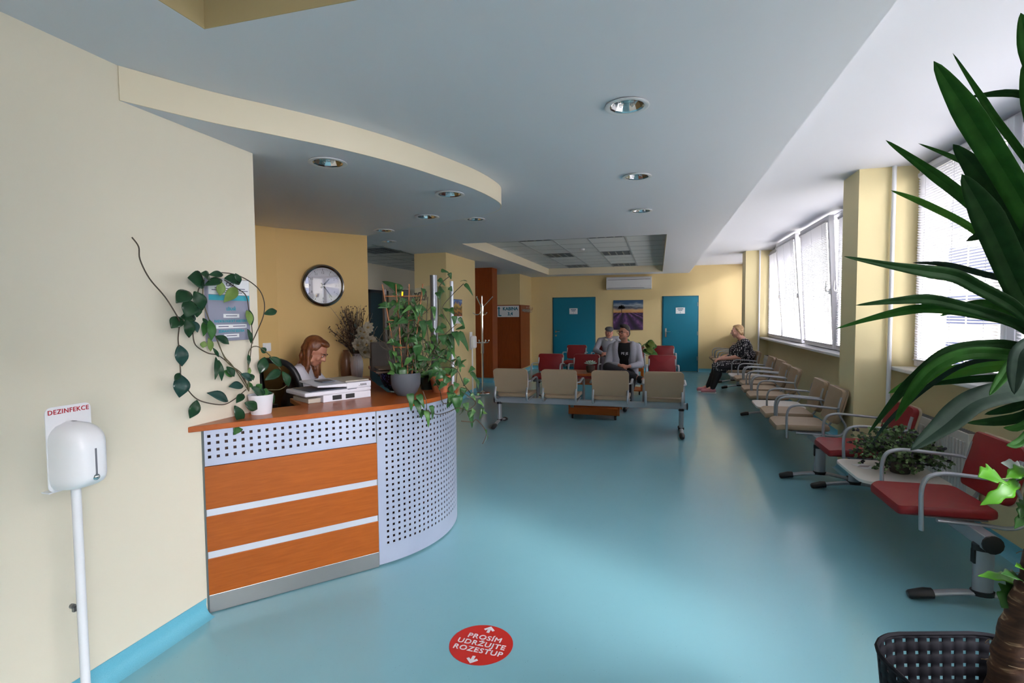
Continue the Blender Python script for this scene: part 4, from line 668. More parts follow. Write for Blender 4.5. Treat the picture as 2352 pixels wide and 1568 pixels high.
def face(par, P, A, brow, s=1.):
    e = MB(); i = MB(); bw = MB()
    for q in (-1, 1):
        e.ell(P(q * .032, .0845, .0065), (.0135 * s, .006 * s, .0058 * s), A, 10, 6); i.ell(P(q * .032, .089, .0062), (.0058 * s, .003 * s, .0056 * s), A, 8, 6)
        bw.cap(P(q * .015, .094, .026), .0035 * s, P(q * .034, .092, .031), .004 * s, 6); bw.cap(P(q * .034, .092, .031), .004 * s, P(q * .052, .078, .025), .003 * s, 6)
    eo = e.build('eye', EYEW, par, smooth=True); i.build('iris', EYEI, eo, smooth=True); bw.build('eyebrow', brow, par, smooth=True)
    MB().cap(P(-.021, .0865, -.058), .0035 * s, P(0, .0895, -.061), .0062 * s, 8).cap(P(.021, .0865, -.058), .0035 * s, P(0, .0895, -.061), .0062 * s, 8).build('mouth', LIP, par, smooth=True)
def limb(b, pts, rs):
    for i in range(len(pts) - 1): b.cap(pts[i], rs[i], pts[i + 1], rs[i + 1], 14)
def torso(b, pel, neck, shL, shR, k=1., w=1., belly=0.):
    pel, neck, shL, shR = map(V, (pel, neck, shL, shR)); u = (neck - pel).normalized(); x = (shL - shR).normalized(); f = u.cross(x); 
    A = Matrix((x, -f, u)).transposed() if False else axes(x.cross(u), u)
    L = (neck - pel).length
    fw = A.col[1]
    b.ell(pel + u * .03, (.175 * k * w, .125 * k, .13), A, 18, 12); b.ell(pel + u * L * .36 + fw * belly * .5, ((.150 + belly * .3) * k * w, (.112 + belly) * k, .17), A, 18, 12)
    b.ell(pel + u * L * .66 + fw * .01, (.17 * k * w, .118 * k, .18), A, 18, 12); b.ell(pel + u * L * .84, (.155 * k * w, .095 * k, .10), A, 16, 10)
    for s in (shL, shR): b.cap(neck - u * .03, .062 * k, s, .060 * k)
    return A

# -- man in a grey blazer, ankle resting on the other knee
pm = thing('person', 'man in grey blazer, black T-shirt and glasses sitting with one leg crossed', 'person', (-.53, 8.75, 0))
pel, nk, sL, sR = (-.53, 8.88, .53), (-.53, 8.80, 1.035), (-.325, 8.82, .965), (-.735, 8.82, .955)
eL, eR = (-.265, 8.74, .685), (-.80, 8.70, .675); wL, wR = (-.43, 8.46, .675), (-.585, 8.47, .69)
hL, hR, kL, kR, aL, aR = (-.44, 8.84, .52), (-.63, 8.84, .53), (-.39, 8.42, .475), (-.77, 8.45, .655), (-.455, 8.31, .10), (-.27, 8.30, .505)
hc = V((-.53, 8.755, 1.205)); hf = (-.62, -.78, -.03); hu = (.04, -.04, 1)
b = MB(); P, A = head(b, hc, hf, hu); b.cap(nk, .055, hc + V((.0, .01, -.07)), .056); torso(b, pel, nk, sL, sR, .9)
limb(b, [sL, eL, wL], [.05, .042, .028]); limb(b, [sR, eR, wR], [.05, .042, .028])
hand(b, wL, (-.9, -.35, -.05), (0, -.5, .85), .7, 1); hand(b, wR, (.85, -.45, .02), (0, -.5, .85), .8, -1)
limb(b, [hL, kL, aL], [.075, .055, .04]); limb(b, [hR, kR, aR], [.075, .055, .04]); b.cap(aL, .04, (-.47, 8.12, .045), .035); b.cap(aR, .04, (-.16, 8.24, .47), .035)
remesh(b, 'body', SKIN, pm, .0065, 4)
HAIRD = mat('dark_brown_hair', '#221713', .55, bump=.6, bscale=250)
face(pm, P, A, HAIRD)
# stubble shade belongs to the beard itself
hb = MB(); hb.ell(P(0, -.022, .045), (.0775, .092, .088), A, 18, 12); hb.ell(P(0, .022, .108), (.060, .078, .034), A, 14, 8); hb.ell(P(0, -.035, -.01), (.078, .075, .085), A, 18, 12)
ho = remesh(hb, 'hair', HAIRD, pm, .006, 3)
br = MB(); br.cap(P(-.045, .035, -.088), .026, P(0, .058, -.104), .026); br.cap(P(.045, .035, -.088), .026, P(0, .058, -.104), .026)
br.cap(P(-.07, .0, -.05), .012, P(-.045, .035, -.088), .022); br.cap(P(.07, .0, -.05), .012, P(.045, .035, -.088), .022); remesh(br, 'beard', mat('short_stubble', '#99705f', .7), pm, .005, 3)
g = MB()
for q in (-1, 1):
    ring = [P(q * .036 + .027 * math.cos(t), .106 - .010 * abs(math.cos(t)) * 0, .006 + .018 * math.sin(t)) for t in [2 * PI * k / 14 for k in range(15)]]; g.tube(ring, .0028, 6)
    g.tube([P(q * .063, .104, .012), P(q * .082, .05, .012), P(q * .082, -.01, .008)], .003, 6)
g.tube([P(-.009, .108, .01), P(.009, .108, .01)], .0028, 6); g.build('glasses', BLACK, pm, smooth=True)
SHB = mat('black_tshirt_cotton', '#0b0b0d', .85); BLZ = mat('grey_blazer_cloth', '#a8a8b2', .8, var='#a0a0ab', vscale=60, bump=.3, bscale=600); JEAN = mat('dark_jeans', '#1e1d24', .85, bump=.3, bscale=500)
b = MB(); At = torso(b, V(pel) + V((0, -.012, .05)), V(nk) + V((0, -.006, -.012)), sL, sR, .99); remesh(b, 't_shirt', SHB, pm, .009, 6)
ts = [o for o in pm.children if o.name.startswith('t_shirt')][0]
for bd, z, sz in (('PE JE', .865, .055), ('LONDON', .83, .018)):
    if bd == 'LONDON': continue
    text('lettering', bd, sz, facing((-.515, 8.645, z), (1, 0, 0), (0, .16, .98)), mat('pale_print', '#b9bbbd', .6), ts, bold=.001, ext=.004)
b = MB(); up = V((0, -.157, .987))
for q, sh, el, wr in ((1, sL, eL, wL), (-1, sR, eR, wR)):
    b.ell((-.53 + q * .135, 8.835, .77), (.098, .128, .30), At); b.ell((-.53 + q * .13, 8.82, .90), (.095, .105, .13), At)
    b.cap((-.53 + q * .075, 8.835, 1.015), .052, sh, .070); limb(b, [sh, el, V(el).lerp(V(wr), .86)], [.068, .058, .044])
    b.cap((-.53 + q * .155, 8.83, .60), .075, (-.53 + q * .20, 8.72, .50), .04)
b.ell((-.53, 8.93, .80), (.2, .09, .24), At); remesh(b, 'blazer', BLZ, pm, .009, 9)
b = MB(); b.ell(V(pel) + V((0, -.02, 0)), (.19, .15, .12)); limb(b, [hL, kL, V(kL).lerp(V(aL), .92)], [.098, .075, .058]); limb(b, [hR, kR, V(kR).lerp(V(aR), .86)], [.098, .078, .058]); remesh(b, 'trousers', JEAN, pm, .009, 5)
for a, to, nm in ((aL, V((-.475, 8.09, .045)), 0), (aR, V((-.135, 8.23, .465)), 1)):
    b = MB(); a = V(a); b.cap(a, .05, a.lerp(to, .15), .05); b.cap(a.lerp(to, .1) + V((0, 0, -.03)), .045, to, .036); b.ell(a + V((0, .03, -.045)), (.042, .05, .035)); remesh(b, 'shoe', mat('black_shoe_leather', '#101012', .4), pm, .007, 4)

# -- man in a flat cap, leaning on the armrest
pc = thing('person', 'smiling man in grey flat cap and light grey sweater sitting in the back row', 'person', (-1.06, 11.9, 0))
pel, nk, sL, sR = (-1.02, 11.98, .52), (-1.055, 11.90, .985), (-.865, 11.92, .955), (-1.25, 11.92, .915)
eL, eR, wL, wR = (-.80, 11.83, .70), (-1.345, 11.80, .70), (-1.07, 11.60, .64), (-1.17, 11.61, .65)
hc = V((-1.045, 11.83, 1.105)); hf = (.12, -.98, -.1); hu = (.06, -.08, 1)
b = MB(); P, A = head(b, hc, hf, hu, 1.02); b.cap(nk, .058, hc + V((0, .01, -.07)), .058); torso(b, pel, nk, sL, sR, .9)
limb(b, [sL, eL, wL], [.05, .042, .028]); limb(b, [sR, eR, wR], [.05, .042, .028]); hand(b, wL, (-.9, -.2, -.25), (0, -.6, .8), .7, 1); hand(b, wR, (.85, -.3, -.2), (0, -.6, .8), .8, -1)
lgc = [(-.93, 11.93, .50), (-.90, 11.50, .50), (-.88, 11.42, .09)]; rgc = [(-1.11, 11.93, .50), (-1.17, 11.50, .51), (-1.18, 11.42, .09)]
limb(b, lgc, [.07, .055, .04]); limb(b, rgc, [.07, .055, .04])
for q in (lgc, rgc): b.cap(q[2], .04, V(q[2]) + V((0, -.17, -.05)), .034)
remesh(b, 'body', mat('skin_pink', '#cf8f7a', .5), pc, .0065, 4); face(pc, P, A, HAIRD)
SWE = mat('light_grey_knit', '#a3a3ad', .9, bump=.5, bscale=300)
b = MB(); torso(b, V(pel) + V((0, -.01, .03)), V(nk) + V((0, 0, -.004)), sL, sR, 1.08, belly=.03); limb(b, [sL, eL, V(eL).lerp(V(wL), .9)], [.068, .058, .042]); limb(b, [sR, eR, V(eR).lerp(V(wR), .9)], [.07, .06, .042]); remesh(b, 'sweater', SWE, pc, .009, 5)
cl = MB(); 
for q in (-1, 1): cl.sheet([[P(q * .005, .062, -.165), P(q * .07, .05, -.125)], [P(q * .045, .078, -.185), P(q * .085, .03, -.145)], [P(q * .08, .03, -.16), P(q * .09, -.02, -.125)]])
cl.build('shirt_collar', mat('cream_shirt', '#d8d3c0', .8), pc, smooth=True, solid=.006)
b = MB(); b.ell(P(0, -.015, .068), (.098, .122, .056), A, 18, 12); b.ell(P(0, .055, .060), (.086, .074, .036), A, 16, 10); b.ell(P(0, .10, .036), (.068, .050, .011), A, 14, 8)
remesh(b, 'flat_cap', mat('grey_tweed', '#55565b', .9, var='#484a4f', vscale=150, bump=.4, bscale=400), pc, .006, 3)
hb = MB(); hb.ell(P(0, -.03, .0), (.079, .078, .075), A, 16, 10); remesh(hb, 'hair', HAIRD, pc, .007, 2)
b = MB(); b.ell(V(pel), (.185, .15, .11)); limb(b, lgc[:2] + [V(lgc[1]).lerp(V(lgc[2]), .93)], [.095, .075, .058]); limb(b, rgc[:2] + [V(rgc[1]).lerp(V(rgc[2]), .93)], [.095, .075, .058]); remesh(b, 'trousers', mat('grey_brown_trousers', '#4a4148', .85, bump=.3, bscale=400), pc, .009, 5)
for q in (lgc, rgc):
    b = MB(); a = V(q[2]); b.cap(a + V((0, 0, -.02)), .048, a + V((0, -.19, -.048)), .036); b.ell(a + V((0, .03, -.05)), (.042, .05, .036)); remesh(b, 'shoe', mat('dark_shoe', '#1a1818', .45), pc, .008, 4)

# -- blond woman in a polka-dot dress, in profile on the window bench
pw_ = thing('person', 'blond woman in black polka-dot dress and pink shoes sitting by the window', 'person', (1.5, 10.56, 0))
pel, nk, sL, sR = (1.60, 10.56, .535), (1.535, 10.56, 1.01), (1.55, 10.38, .955), (1.55, 10.74, .955)
eL, eR, wL, wR = (1.445, 10.34, .705), (1.43, 10.78, .72), (1.175, 10.47, .655), (1.16, 10.60, .66)
hc = V((1.435, 10.56, 1.165)); hf = (-1, -.06, -.12); hu = (-.10, 0, 1)
b = MB(); P, A = head(b, hc, hf, hu, 1.03); b.cap(nk, .062, hc + V((.02, 0, -.07)), .06); torso(b, pel, nk, sL, sR, 1.0)
limb(b, [sL, eL, wL], [.058, .048, .03]); limb(b, [sR, eR, wR], [.058, .048, .03]); hand(b, wL, (-.75, .45, -.25), (-.3, 0, .95), .5, 1); hand(b, wR, (-.75, -.4, -.25), (-.3, 0, .95), .5, -1)
l1 = [(1.57, 10.46, .52), (1.10, 10.44, .50), (1.0, 10.43, .11)]; l2 = [(1.57, 10.66, .52), (1.10, 10.66, .50), (.94, 10.62, .11)]
for q in (l1, l2): limb(b, q, [.085, .065, .042]); b.cap(q[2], .042, V(q[2]) + V((-.14, 0, -.066)), .030)
remesh(b, 'body', mat('skin_light', '#d9a28c', .5), pw_, .0065, 4); face(pw_, P, A, mat('fair_brow', '#9a7a58', .6))
def dots():
    m_ = mat('polka_dot_dress', '#15131a', .8); nt = m_.node_tree; b_ = nt.nodes['Principled BSDF']; t = nt.nodes.new('ShaderNodeTexCoord')
    v = nt.nodes.new('ShaderNodeTexVoronoi'); v.inputs['Scale'].default_value = 33; v.inputs['Randomness'].default_value = .25
    r = nt.nodes.new('ShaderNodeValToRGB'); r.color_ramp.interpolation = 'CONSTANT'; r.color_ramp.elements[0].color = srgb('#e6e2e0'); r.color_ramp.elements[1].position = .33; r.color_ramp.elements[1].color = srgb('#15131a')
    nt.links.new(t.outputs['Object'], v.inputs['Vector']); nt.links.new(v.outputs['Distance'], r.inputs[0]); nt.links.new(r.outputs[0], b_.inputs['Base Color']); return m_
b = MB(); torso(b, V(pel) + V((-.01, 0, .01)), V(nk) + V((.01, 0, -.02)), sL, sR, 1.34, 1.0, belly=.06)
b.ell((1.55, 10.56, .60), (.23, .23, .15)); b.ell((1.44, 10.56, .80), (.15, .18, .13)); b.ell((1.44, 10.56, .66), (.19, .20, .13))
for q in (l1, l2): b.cap(q[0], .135, V(q[0]).lerp(V(q[1]), .98), .108)
b.ell((1.30, 10.55, .535), (.24, .18, .085)); limb(b, [sL, V(sL).lerp(V(eL), .8)], [.088, .082]); limb(b, [sR, V(sR).lerp(V(eR), .8)], [.088, .082])
remesh(b, 'dress', dots(), pw_, .010, 5)
b = MB()
for q in (l1, l2): limb(b, [V(q[0]).lerp(V(q[1]), .75)] + [q[1], V(q[1]).lerp(V(q[2]), .35) + V((.02, 0, 0)), q[2]], [.085, .084, .080, .05]); b.cap(q[2], .044, V(q[2]) + V((-.05, 0, -.035)), .04)
remesh(b, 'tights', mat('black_tights', '#17161b', .6), pw_, .009, 5)
PINK = mat('pink_canvas', '#c97f86', .7); SOLE = mat('white_rubber_sole', '#e2e0de', .6)
for q in (l1, l2):
    a = V(q[2]); b = MB(); b.cap(a + V((.018, 0, -.052)), .046, a + V((-.165, 0, -.062)), .043); b.ell(a + V((-.03, 0, -.035)), (.075, .045, .045)); s_ = remesh(b, 'shoe', PINK, pw_, .007, 4)
    MB().prism([(x + a.x - .06, y + a.y) for x, y in pad(.265, .085, 0, .04)], .003, .026).build('sole', SOLE, s_)
    MB().tube([a + V((-.06, -.03, -.015)), a + V((-.075, .03, -.02))], .004, 6).tube([a + V((-.085, -.03, -.025)), a + V((-.1, .03, -.03))], .004, 6).build('lace', SOLE, s_)
BLOND = mat('blond_hair', '#c9a677', .45, var='#a9855a', vscale=40, bump=.5, bscale=250)
hb = MB(); hb.ell(P(0, -.026, .040), (.084, .098, .090), A, 18, 12); hb.ell(P(0, -.06, -.02), (.078, .055, .075), A, 16, 10); hb.ell(P(0, .008, .096), (.062, .060, .028), A, 14, 8)
for q in (-1, 1): hb.cap(P(q * .072, .01, .05), .024, P(q * .08, -.035, -.03), .02)
remesh(hb, 'hair', BLOND, pw_, .006, 3)

# -- receptionist seen in profile, bent over the desk
pr = thing('person', 'receptionist with wavy brown hair and white short-sleeved top bent over the desk', 'person', (-2.98, 3.95, 0))
F = V((.93, .36, 0)).normalized(); S = V((-F.y, F.x, 0))        # facing along the desk; S = her left
B0 = V((-2.98, 3.80, 0))
def L(f, s, z): return B0 + F * f + S * s + V((0, 0, z))
pel, nk, sL, sR = L(-.06, 0, .55), L(.055, 0, 1.085), L(.045, .185, 1.03), L(.065, -.185, 1.035)
eL, eR, wL, wR = L(.20, .22, .83), L(.20, -.22, .85), L(.44, .08, .865), L(.43, -.09, .865)
hc = L(.165, -.01, 1.20); hf = F * .80 + V((0, 0, -.60)) - S * .12; hu = F * .55 + V((0, 0, .83))
b = MB(); P, A = head(b, hc, hf, hu, .98); b.cap(nk, .052, P(0, -.03, -.06), .054); torso(b, pel, nk, sL, sR, .85)
limb(b, [sL, eL, wL], [.05, .042, .026]); limb(b, [sR, eR, wR], [.052, .044, .027]); hand(b, wL, F * .8 - S * .5 + V((0, 0, -.12)), (0, 0, 1), .4, 1); hand(b, wR, F * .9 + S * .35 + V((0, 0, -.12)), (0, 0, 1), .4, -1)
lq = [[L(-.06, q * .09, .50), L(.36, q * .11, .50), L(.34, q * .11, .09)] for q in (-1, 1)]
for q in lq: limb(b, q, [.075, .055, .038]); b.cap(q[2], .038, q[2] + F * .16 - V((0, 0, .05)), .032)
remesh(b, 'body', mat('skin_warm', '#b97e66', .5), pr, .0065, 4); face(pr, P, A, HAIRD, .98)
TOP = mat('white_jersey', '#cfc9d2', .8, bump=.2, bscale=300)
b = MB(); torso(b, V(pel) + V((0, 0, .02)), V(nk) + V((0, 0, -.004)), sL, sR, 1.02); limb(b, [sL, V(sL).lerp(V(eL), .62)], [.068, .062]); limb(b, [sR, V(sR).lerp(V(eR), .62)], [.068, .062]); remesh(b, 'top', TOP, pr, .008, 5)
b = MB(); b.ell(V(pel), (.18, .17, .11))
for q in lq: limb(b, [q[0], q[1], q[1].lerp(q[2], .9)], [.095, .072, .055])
remesh(b, 'trousers', mat('white_work_trousers', '#c9c7cc', .8), pr, .01, 5)
for q in lq:
    b = MB(); b.cap(q[2] - V((0, 0, .03)), .045, q[2] + F * .17 - V((0, 0, .055)), .034); remesh(b, 'shoe', WHITE, pr, .009, 3)
HB = mat('wavy_brown_hair', '#5e2f18', .42, var='#7c4a28', vscale=35, bump=.6, bscale=180)
hb = MB(); hb.ell(P(0, -.036, .042), (.087, .098, .090), A, 18, 12); hb.ell(P(0, .018, .100), (.062, .058, .030), A, 14, 8); rnd = random.Random(3)
for k in range(34):
    t = -1.3 + 2.6 * k / 33; cx, cy = math.sin(t) * .082, -.02 - math.cos(t) * .085
    if cy > .055: cy = .055
    p0 = P(cx * .9, cy, .05); dn = V((0, 0, -1)); out = (P(cx, cy, 0) - P(0, -.02, 0)); out.z = 0; out.normalize()
    q = p0; r = .024
    ln = .27 + rnd.uniform(-.04, .03)
    for j in range(5):
        nq = q + dn * (ln / 5) + out * (.026 * math.sin(j * 2.1 + k * 1.3) + .014) + V((rnd.uniform(-.008, .008), rnd.uniform(-.008, .008), 0)); hb.cap(q, r, nq, r * .9, 8); q = nq; r *= .88
remesh(hb, 'hair', HB, pr, .006, 1)
# her office chair
Fc = V((.22, .97, 0)).normalized(); Sc = V((-Fc.y, Fc.x, 0)); Bc = B0 + V((.10, .02, 0))
def Lc(f, s, z): return Bc + Fc * f + Sc * s + V((0, 0, z))
oc = thing('office_chair', 'black mesh-back office chair behind the counter with the receptionist', 'chair', (Bc.x, Bc.y, 0))
MESHB = mat('black_mesh_fabric', '#231b18', .8)
b = MB(); b.prism([tuple((Lc(x - .02, y, 0)).xy) for x, y in pad(.46, .48, 0, .1)], .40, .455); b.build('seat', mat('black_seat_fabric', '#141417', .9), oc, bev=.02)
oval = []
for k in range(29):
    t = 2 * PI * k / 28; c, s = math.cos(t), math.sin(t); yy = .235 * (abs(c) ** .6) * (1 if c > 0 else -1); zz = .885 + .27 * (abs(s) ** .7) * (1 if s > 0 else -1)
    oval.append(Lc(-.27 - (zz - .55) * .14 + .05 * (yy / .235) ** 2, yy, zz))
bk = MB().tube(oval, .024, 10); bk.build('back_frame', BLACK, oc, smooth=True)
rows = []
for j in range(9):
    z = .63 + .51 * j / 8; w = .225 * (1 - abs((z - .885) / .275) ** 3.2) ** .45
    rows.append([Lc(-.27 - (z - .55) * .14 + .05 * (y / .235) ** 2, y, z) for y in [w * (i / 4 - 1) for i in range(9)]])
mm_ = glassmat('see_through_mesh', (.22, .19, .17), .02)
MB().sheet(rows).build('back_mesh', mm_, oc, smooth=True)
MB().tube([Lc(-.18, 0, .42), Lc(-.30, 0, .46), Lc(-.33, 0, .66), Lc(-.33, 0, .80)], .022, 8).build('back_stem', BLACK, oc, smooth=True)
for q in (-1, 1): MB().tube(smooth_path([Lc(-.06, q * .25, .43), Lc(-.06, q * .30, .52), Lc(-.05, q * .30, .64), Lc(.0, q * .29, .665), Lc(.10, q * .28, .665)], 4), .017, 8).build('armrest', BLACK, oc, smooth=True)
MB().tube([(Bc.x, Bc.y, .08), (Bc.x, Bc.y, .40)], .028, 12).build('gas_column', STEEL, oc, smooth=True)
for k in range(5):
    t = 2 * PI * k / 5; e = V((Bc.x + .29 * math.cos(t), Bc.y + .29 * math.sin(t), .075))
    lo = MB().tube([(Bc.x, Bc.y, .10), e], [.026, .017], 8).build('leg', BLACK, oc, smooth=True)
    MB().lathe([(.028, -.018), (.03, -.01), (.03, .01), (.028, .018)], e - V((0, 0, .045)), 14, V((-math.sin(t), math.cos(t), 0))).build('caster', BLACK, lo, smooth=True)
# ------------------------------------------------------------------ disinfectant stand in front of the cream wall
X0, Y0 = -1.83, 1.225
st = thing('disinfectant_stand', 'white disinfectant dispenser on a white floor pole, sign lettered in red', 'dispenser', (X0 - .03, Y0 + .02, 0))
def yzplate(y0, y1, z0, z1, x, th, rad, lean=0.):
    out = [(y + (y0 + y1) / 2, z + (z0 + z1) / 2) for y, z in pad(y1 - y0, z1 - z0, 0, rad)]; n = len(out); b = MB()
    for xx in (x, x + th): b.v += [V((xx - lean * (z - z0), y, z)) for y, z in out]
    b.f = [tuple(range(n)), tuple(reversed(range(n, 2 * n)))] + [(i, n + i, n + (i + 1) % n, (i + 1) % n) for i in range(n)]; return b
pb = yzplate(Y0 - .068, Y0 + .068, .955, 1.222, X0, .003, .018)
pb.box(X0 - .03, X0 + .003, Y0 - .068, Y0 + .05, .952, .956); pl_ = pb.build('back_plate', WPAINT, st)
text('lettering', 'DEZINFEKCE', .0205, facing((X0 + .0035, Y0, 1.205), (0, 1, 0)), mat('red_print', '#b3202c', .5), pl_, bold=.0003, ext=.0006, sx=.95, sp=1.12)
b = MB(); prof = [(0, 1.0), (.03, 1.0), (.062, .97), (.088, .86), (.097, .66), (.098, .4), (.09, .18), (.074, .06), (.05, .0), (0, -.01)]
rows = []
for j in range(19):
    v = j / 18; z = .963 + .208 * v; tp_ = math.sqrt(max(0, 1 - max(0, (v - .70) / .302) ** 2.3)); bt_ = math.sqrt(max(0, 1 - max(0, (.20 - v) / .215) ** 2.2))
    wv = .066 * (.72 + .28 * bt_) * tp_; dv = .100 * (.45 + .55 * bt_) * math.sqrt(max(0, 1 - max(0, (v - .62) / .392) ** 2.3)) + .004
    pn = .005 * min(1, max(0, (v - .03) / .10)) * min(1, max(0, (.74 - v) / .08))
    rows.append([V((X0 + .003 + dv * max(0, 1 - abs(a) ** 4) ** .5 + pn * min(1, max(0, (.62 - abs(a)) / .10)), Y0 + wv * a, z)) for a in [math.sin(PI / 2 * (i / 11 - 1)) for i in range(23)]])
b.sheet(rows); b.add([p for p in rows[0]], [tuple(range(23))]); bo = b.build('dispenser_body', WHITE, st, smooth=True)
xf = X0 + .1122
MB().box(xf - .008, xf + .0006, Y0 - .0028, Y0 + .0028, 1.005, 1.088).build('level_slot', mat('grey_slot', '#6e7078', .4), bo)
MB().ell((xf - .006, Y0, .996), (.012, .0115, .0115)).build('push_button', CHROME, bo, smooth=True)
MB().tube([(X0 + .018, Y0 + .0, .02), (X0 + .018, Y0, .955)], .0135, 14).build('pole', WPAINT, st, smooth=True)
MB().lathe([(.16, 0), (.16, .006), (.15, .01), (.02, .014), (.018, .03)], (X0 + .018, Y0, 0), 28).build('base_plate', WPAINT, st, smooth=True)
MB().box(X0 - .004, X0 + .006, Y0 - .016, Y0 - .004, .545, .56).lathe([(.008, 0), (.008, .012)], (X0 + .001, Y0 - .012, .562), 8, V((-1, 0, 0))).build('clamp', STEEL, st)

# ------------------------------------------------------------------ floor sticker
sk = thing('floor_sticker', 'red round floor sticker asking to keep distance, with white arrows', 'sticker', (-.768, 2.19, 0))
sb = MB().lathe([(.146, .0006), (.146, .0014)], (-.768, 2.19, 0), 48).build('sticker_disc', mat('red_sticker_vinyl', '#c4271f', .35), sk)
ph = math.radians(0); 
ux = V((.137, .034, 0)).normalized(); ang = math.radians(-17); 
c_, s_ = math.cos(ang), math.sin(ang); ux = V((.9632678, .2684404, 0)).normalized(); ux = V((ux.x * c_ - ux.y * s_, ux.x * s_ + ux.y * c_, 0)); uy = V((-ux.y, ux.x, 0))
SW = mat('white_sticker_print', '#d8d6dc', .4); c0 = V((-.768, 2.19, .0016))
for i, t_ in enumerate(('PROSÍM', 'UDRŽUJTE', 'ROZESTUP')): text('lettering', t_, .046, facing(c0 + uy * (.046 - .047 * i), ux, uy), SW, sk, bold=.0009, ext=.0004, sx=.98, sp=1.1)
for q in (-1, 1):                                     # one arrow pointing each way
    o_ = c0 + uy * (q * .110) + V((0, 0, .0004)); A_ = [(-.007, -.022), (.007, -.022), (.007, .004), (.018, -.007), (.027, .002), (0, .029), (-.027, .002), (-.018, -.007), (-.007, .004)]
    pts = [o_ + ux * x + uy * (q * y) for x, y in A_]; n = len(pts); b = MB(); b.add(pts + [p - V((0, 0, .0006)) for p in pts], [tuple(range(n)) if q > 0 else tuple(reversed(range(n)))] + [(k, (k + 1) % n, n + (k + 1) % n, n + k) for k in range(n)])
    b.build('arrow', SW, sk)

# ------------------------------------------------------------------ wall things around the reception
wn = V((.781, -.624, 0)); wd = V((.624, .781, 0)); cc = V((-3.50, 4.92, 1.834)) + wn * .002
ck = thing('wall_clock', 'round wall clock with chrome rim and white dial on the yellow wall', 'clock', tuple(cc))
MB().lathe([(.19, 0), (.226, 0), (.23, .02), (.222, .045), (.205, .055), (.192, .046), (.19, .03)], cc, 48, wn, cap=False).build('rim', mat('brushed_chrome_rim', '#9c9a98', .18, 1.), ck, smooth=True)
di = MB().lathe([(.0001, .022), (.192, .022)], cc, 48, wn, cap=False).build('dial', mat('white_dial', '#d9d5dd', .4), ck)
INK = mat('dial_ink', '#26242c', .5)
tk = MB()
for k in range(60):
    t_ = PI / 2 - 2 * PI * k / 60; d = wd * math.cos(t_) + V((0, 0, math.sin(t_))); n = d.cross(wn) * (.0028 if k % 5 == 0 else .001); L_ = .024 if k % 5 == 0 else .014
    a = cc + wn * .0235 + d * .182; e = a - d * L_; tk.add([a - n, a + n, e + n, e - n], [(0, 1, 2, 3)])
tk.build('minute_marks', INK, di)
for k in range(1, 13):
    t_ = PI / 2 - 2 * PI * k / 12; p = cc + wn * .023 + (wd * math.cos(t_) + V((0, 0, math.sin(t_)))) * .138
    text('numeral', str(k), .036, facing(p, wd), INK, di, ext=.0004)
for nm, hr, L_, w_ in (('hour_hand', 1 + 24 / 60, .10, .008), ('minute_hand', 24 / 5, .155, .006)):
    t_ = PI / 2 - 2 * PI * hr / 12; d = wd * math.cos(t_) + V((0, 0, math.sin(t_))); n = d.cross(wn) * w_; h0 = .028 if nm[0] == 'h' else .032; o_ = cc + wn * h0
    MB().add([o_ - d * .035 - n * 1.2, o_ - d * .035 + n * 1.2, o_ + d * L_ + n * .7, o_ + d * L_ - n * .7], [(0, 1, 2, 3)]).build(nm, INK, ck, solid=.002)
MB().lathe([(.012, .02), (.012, .038), (.004, .042)], cc, 14, wn).build('hand_hub', CHROME, ck, smooth=True)
MB().lathe([(.0001, .052), (.1, .051), (.195, .046)], cc, 40, wn, cap=False).build('cover_glass', glassmat('clock_glass', (.97, .97, .98), .16), ck, smooth=True)
sw = thing('light_switch', 'white light switch on the yellow alcove wall', 'switch', (-3.832, 4.437, 1.195))
MB().obox((-3.825, 4.437, 1.195), (.012, .085, .085), Matrix.Rotation(math.radians(-21), 4, 'Z')).build('switch_frame', WHITE, sw, bev=.004)
MB().obox((-3.817, 4.440, 1.195), (.01, .055, .06), Matrix.Rotation(math.radians(-21), 4, 'Z')).build('rocker', WHITE, sw, bev=.003)
# staff notice board
nb = thing('notice_board', 'grey staff notice board with white and turquoise bands behind the trailing plant', 'sign', (XW, 2.245, 1.53))
bx = XW + .002
MB().box(bx, bx + .024, 2.108, 2.384, 1.378, 1.70).build('board', mat('grey_board', '#8f90a3', .4), nb, bev=.002)
def band(nm, y0, y1, z0, z1, m_): return MB().box(bx + .0235, bx + .0255, y0, y1, z0, z1).build(nm, m_, nb)
TQ = mat('turquoise_print', '#2fa3b4', .45)
band('header_band', 2.112, 2.380, 1.618, 1.697, PAPER); band('title_band', 2.112, 2.380, 1.588, 1.615, TQ)
for y0, y1, z0, z1 in ((2.20, 2.305, 1.498, 1.518), (2.15, 2.355, 1.443, 1.463), (2.20, 2.30, 1.394, 1.413)): band('name_strip', y0, y1, z0, z1, PAPER)
Fx = lambda y, z: facing((bx + .0262, y, z), (0, 1, 0))
INKB = mat('blue_black_print', '#2a2d55', .5)
for s_, sz, y, z, m_ in (('LÉKAŘ', .022, 2.25, 1.543, TQ), ('RADIOLOGICKÝ ASISTENT', .0185, 2.25, 1.480, TQ), ('ZDRAVOTNÍ SESTRA', .0185, 2.25, 1.428, TQ)): text('lettering', s_, sz, Fx(y, z), m_, nb, bold=.0005, ext=.0004)
for y0, y1, z in ((2.15, 2.35, 1.65), (2.13, 2.37, 1.64), (2.17, 2.33, 1.63), (2.215, 2.29, 1.508), (2.165, 2.23, 1.453), (2.26, 2.345, 1.453), (2.215, 2.285, 1.404)): MB().box(bx + .0255, bx + .0262, y0, y1, z - .0018, z + .0018).build('small_print', INKB, nb)
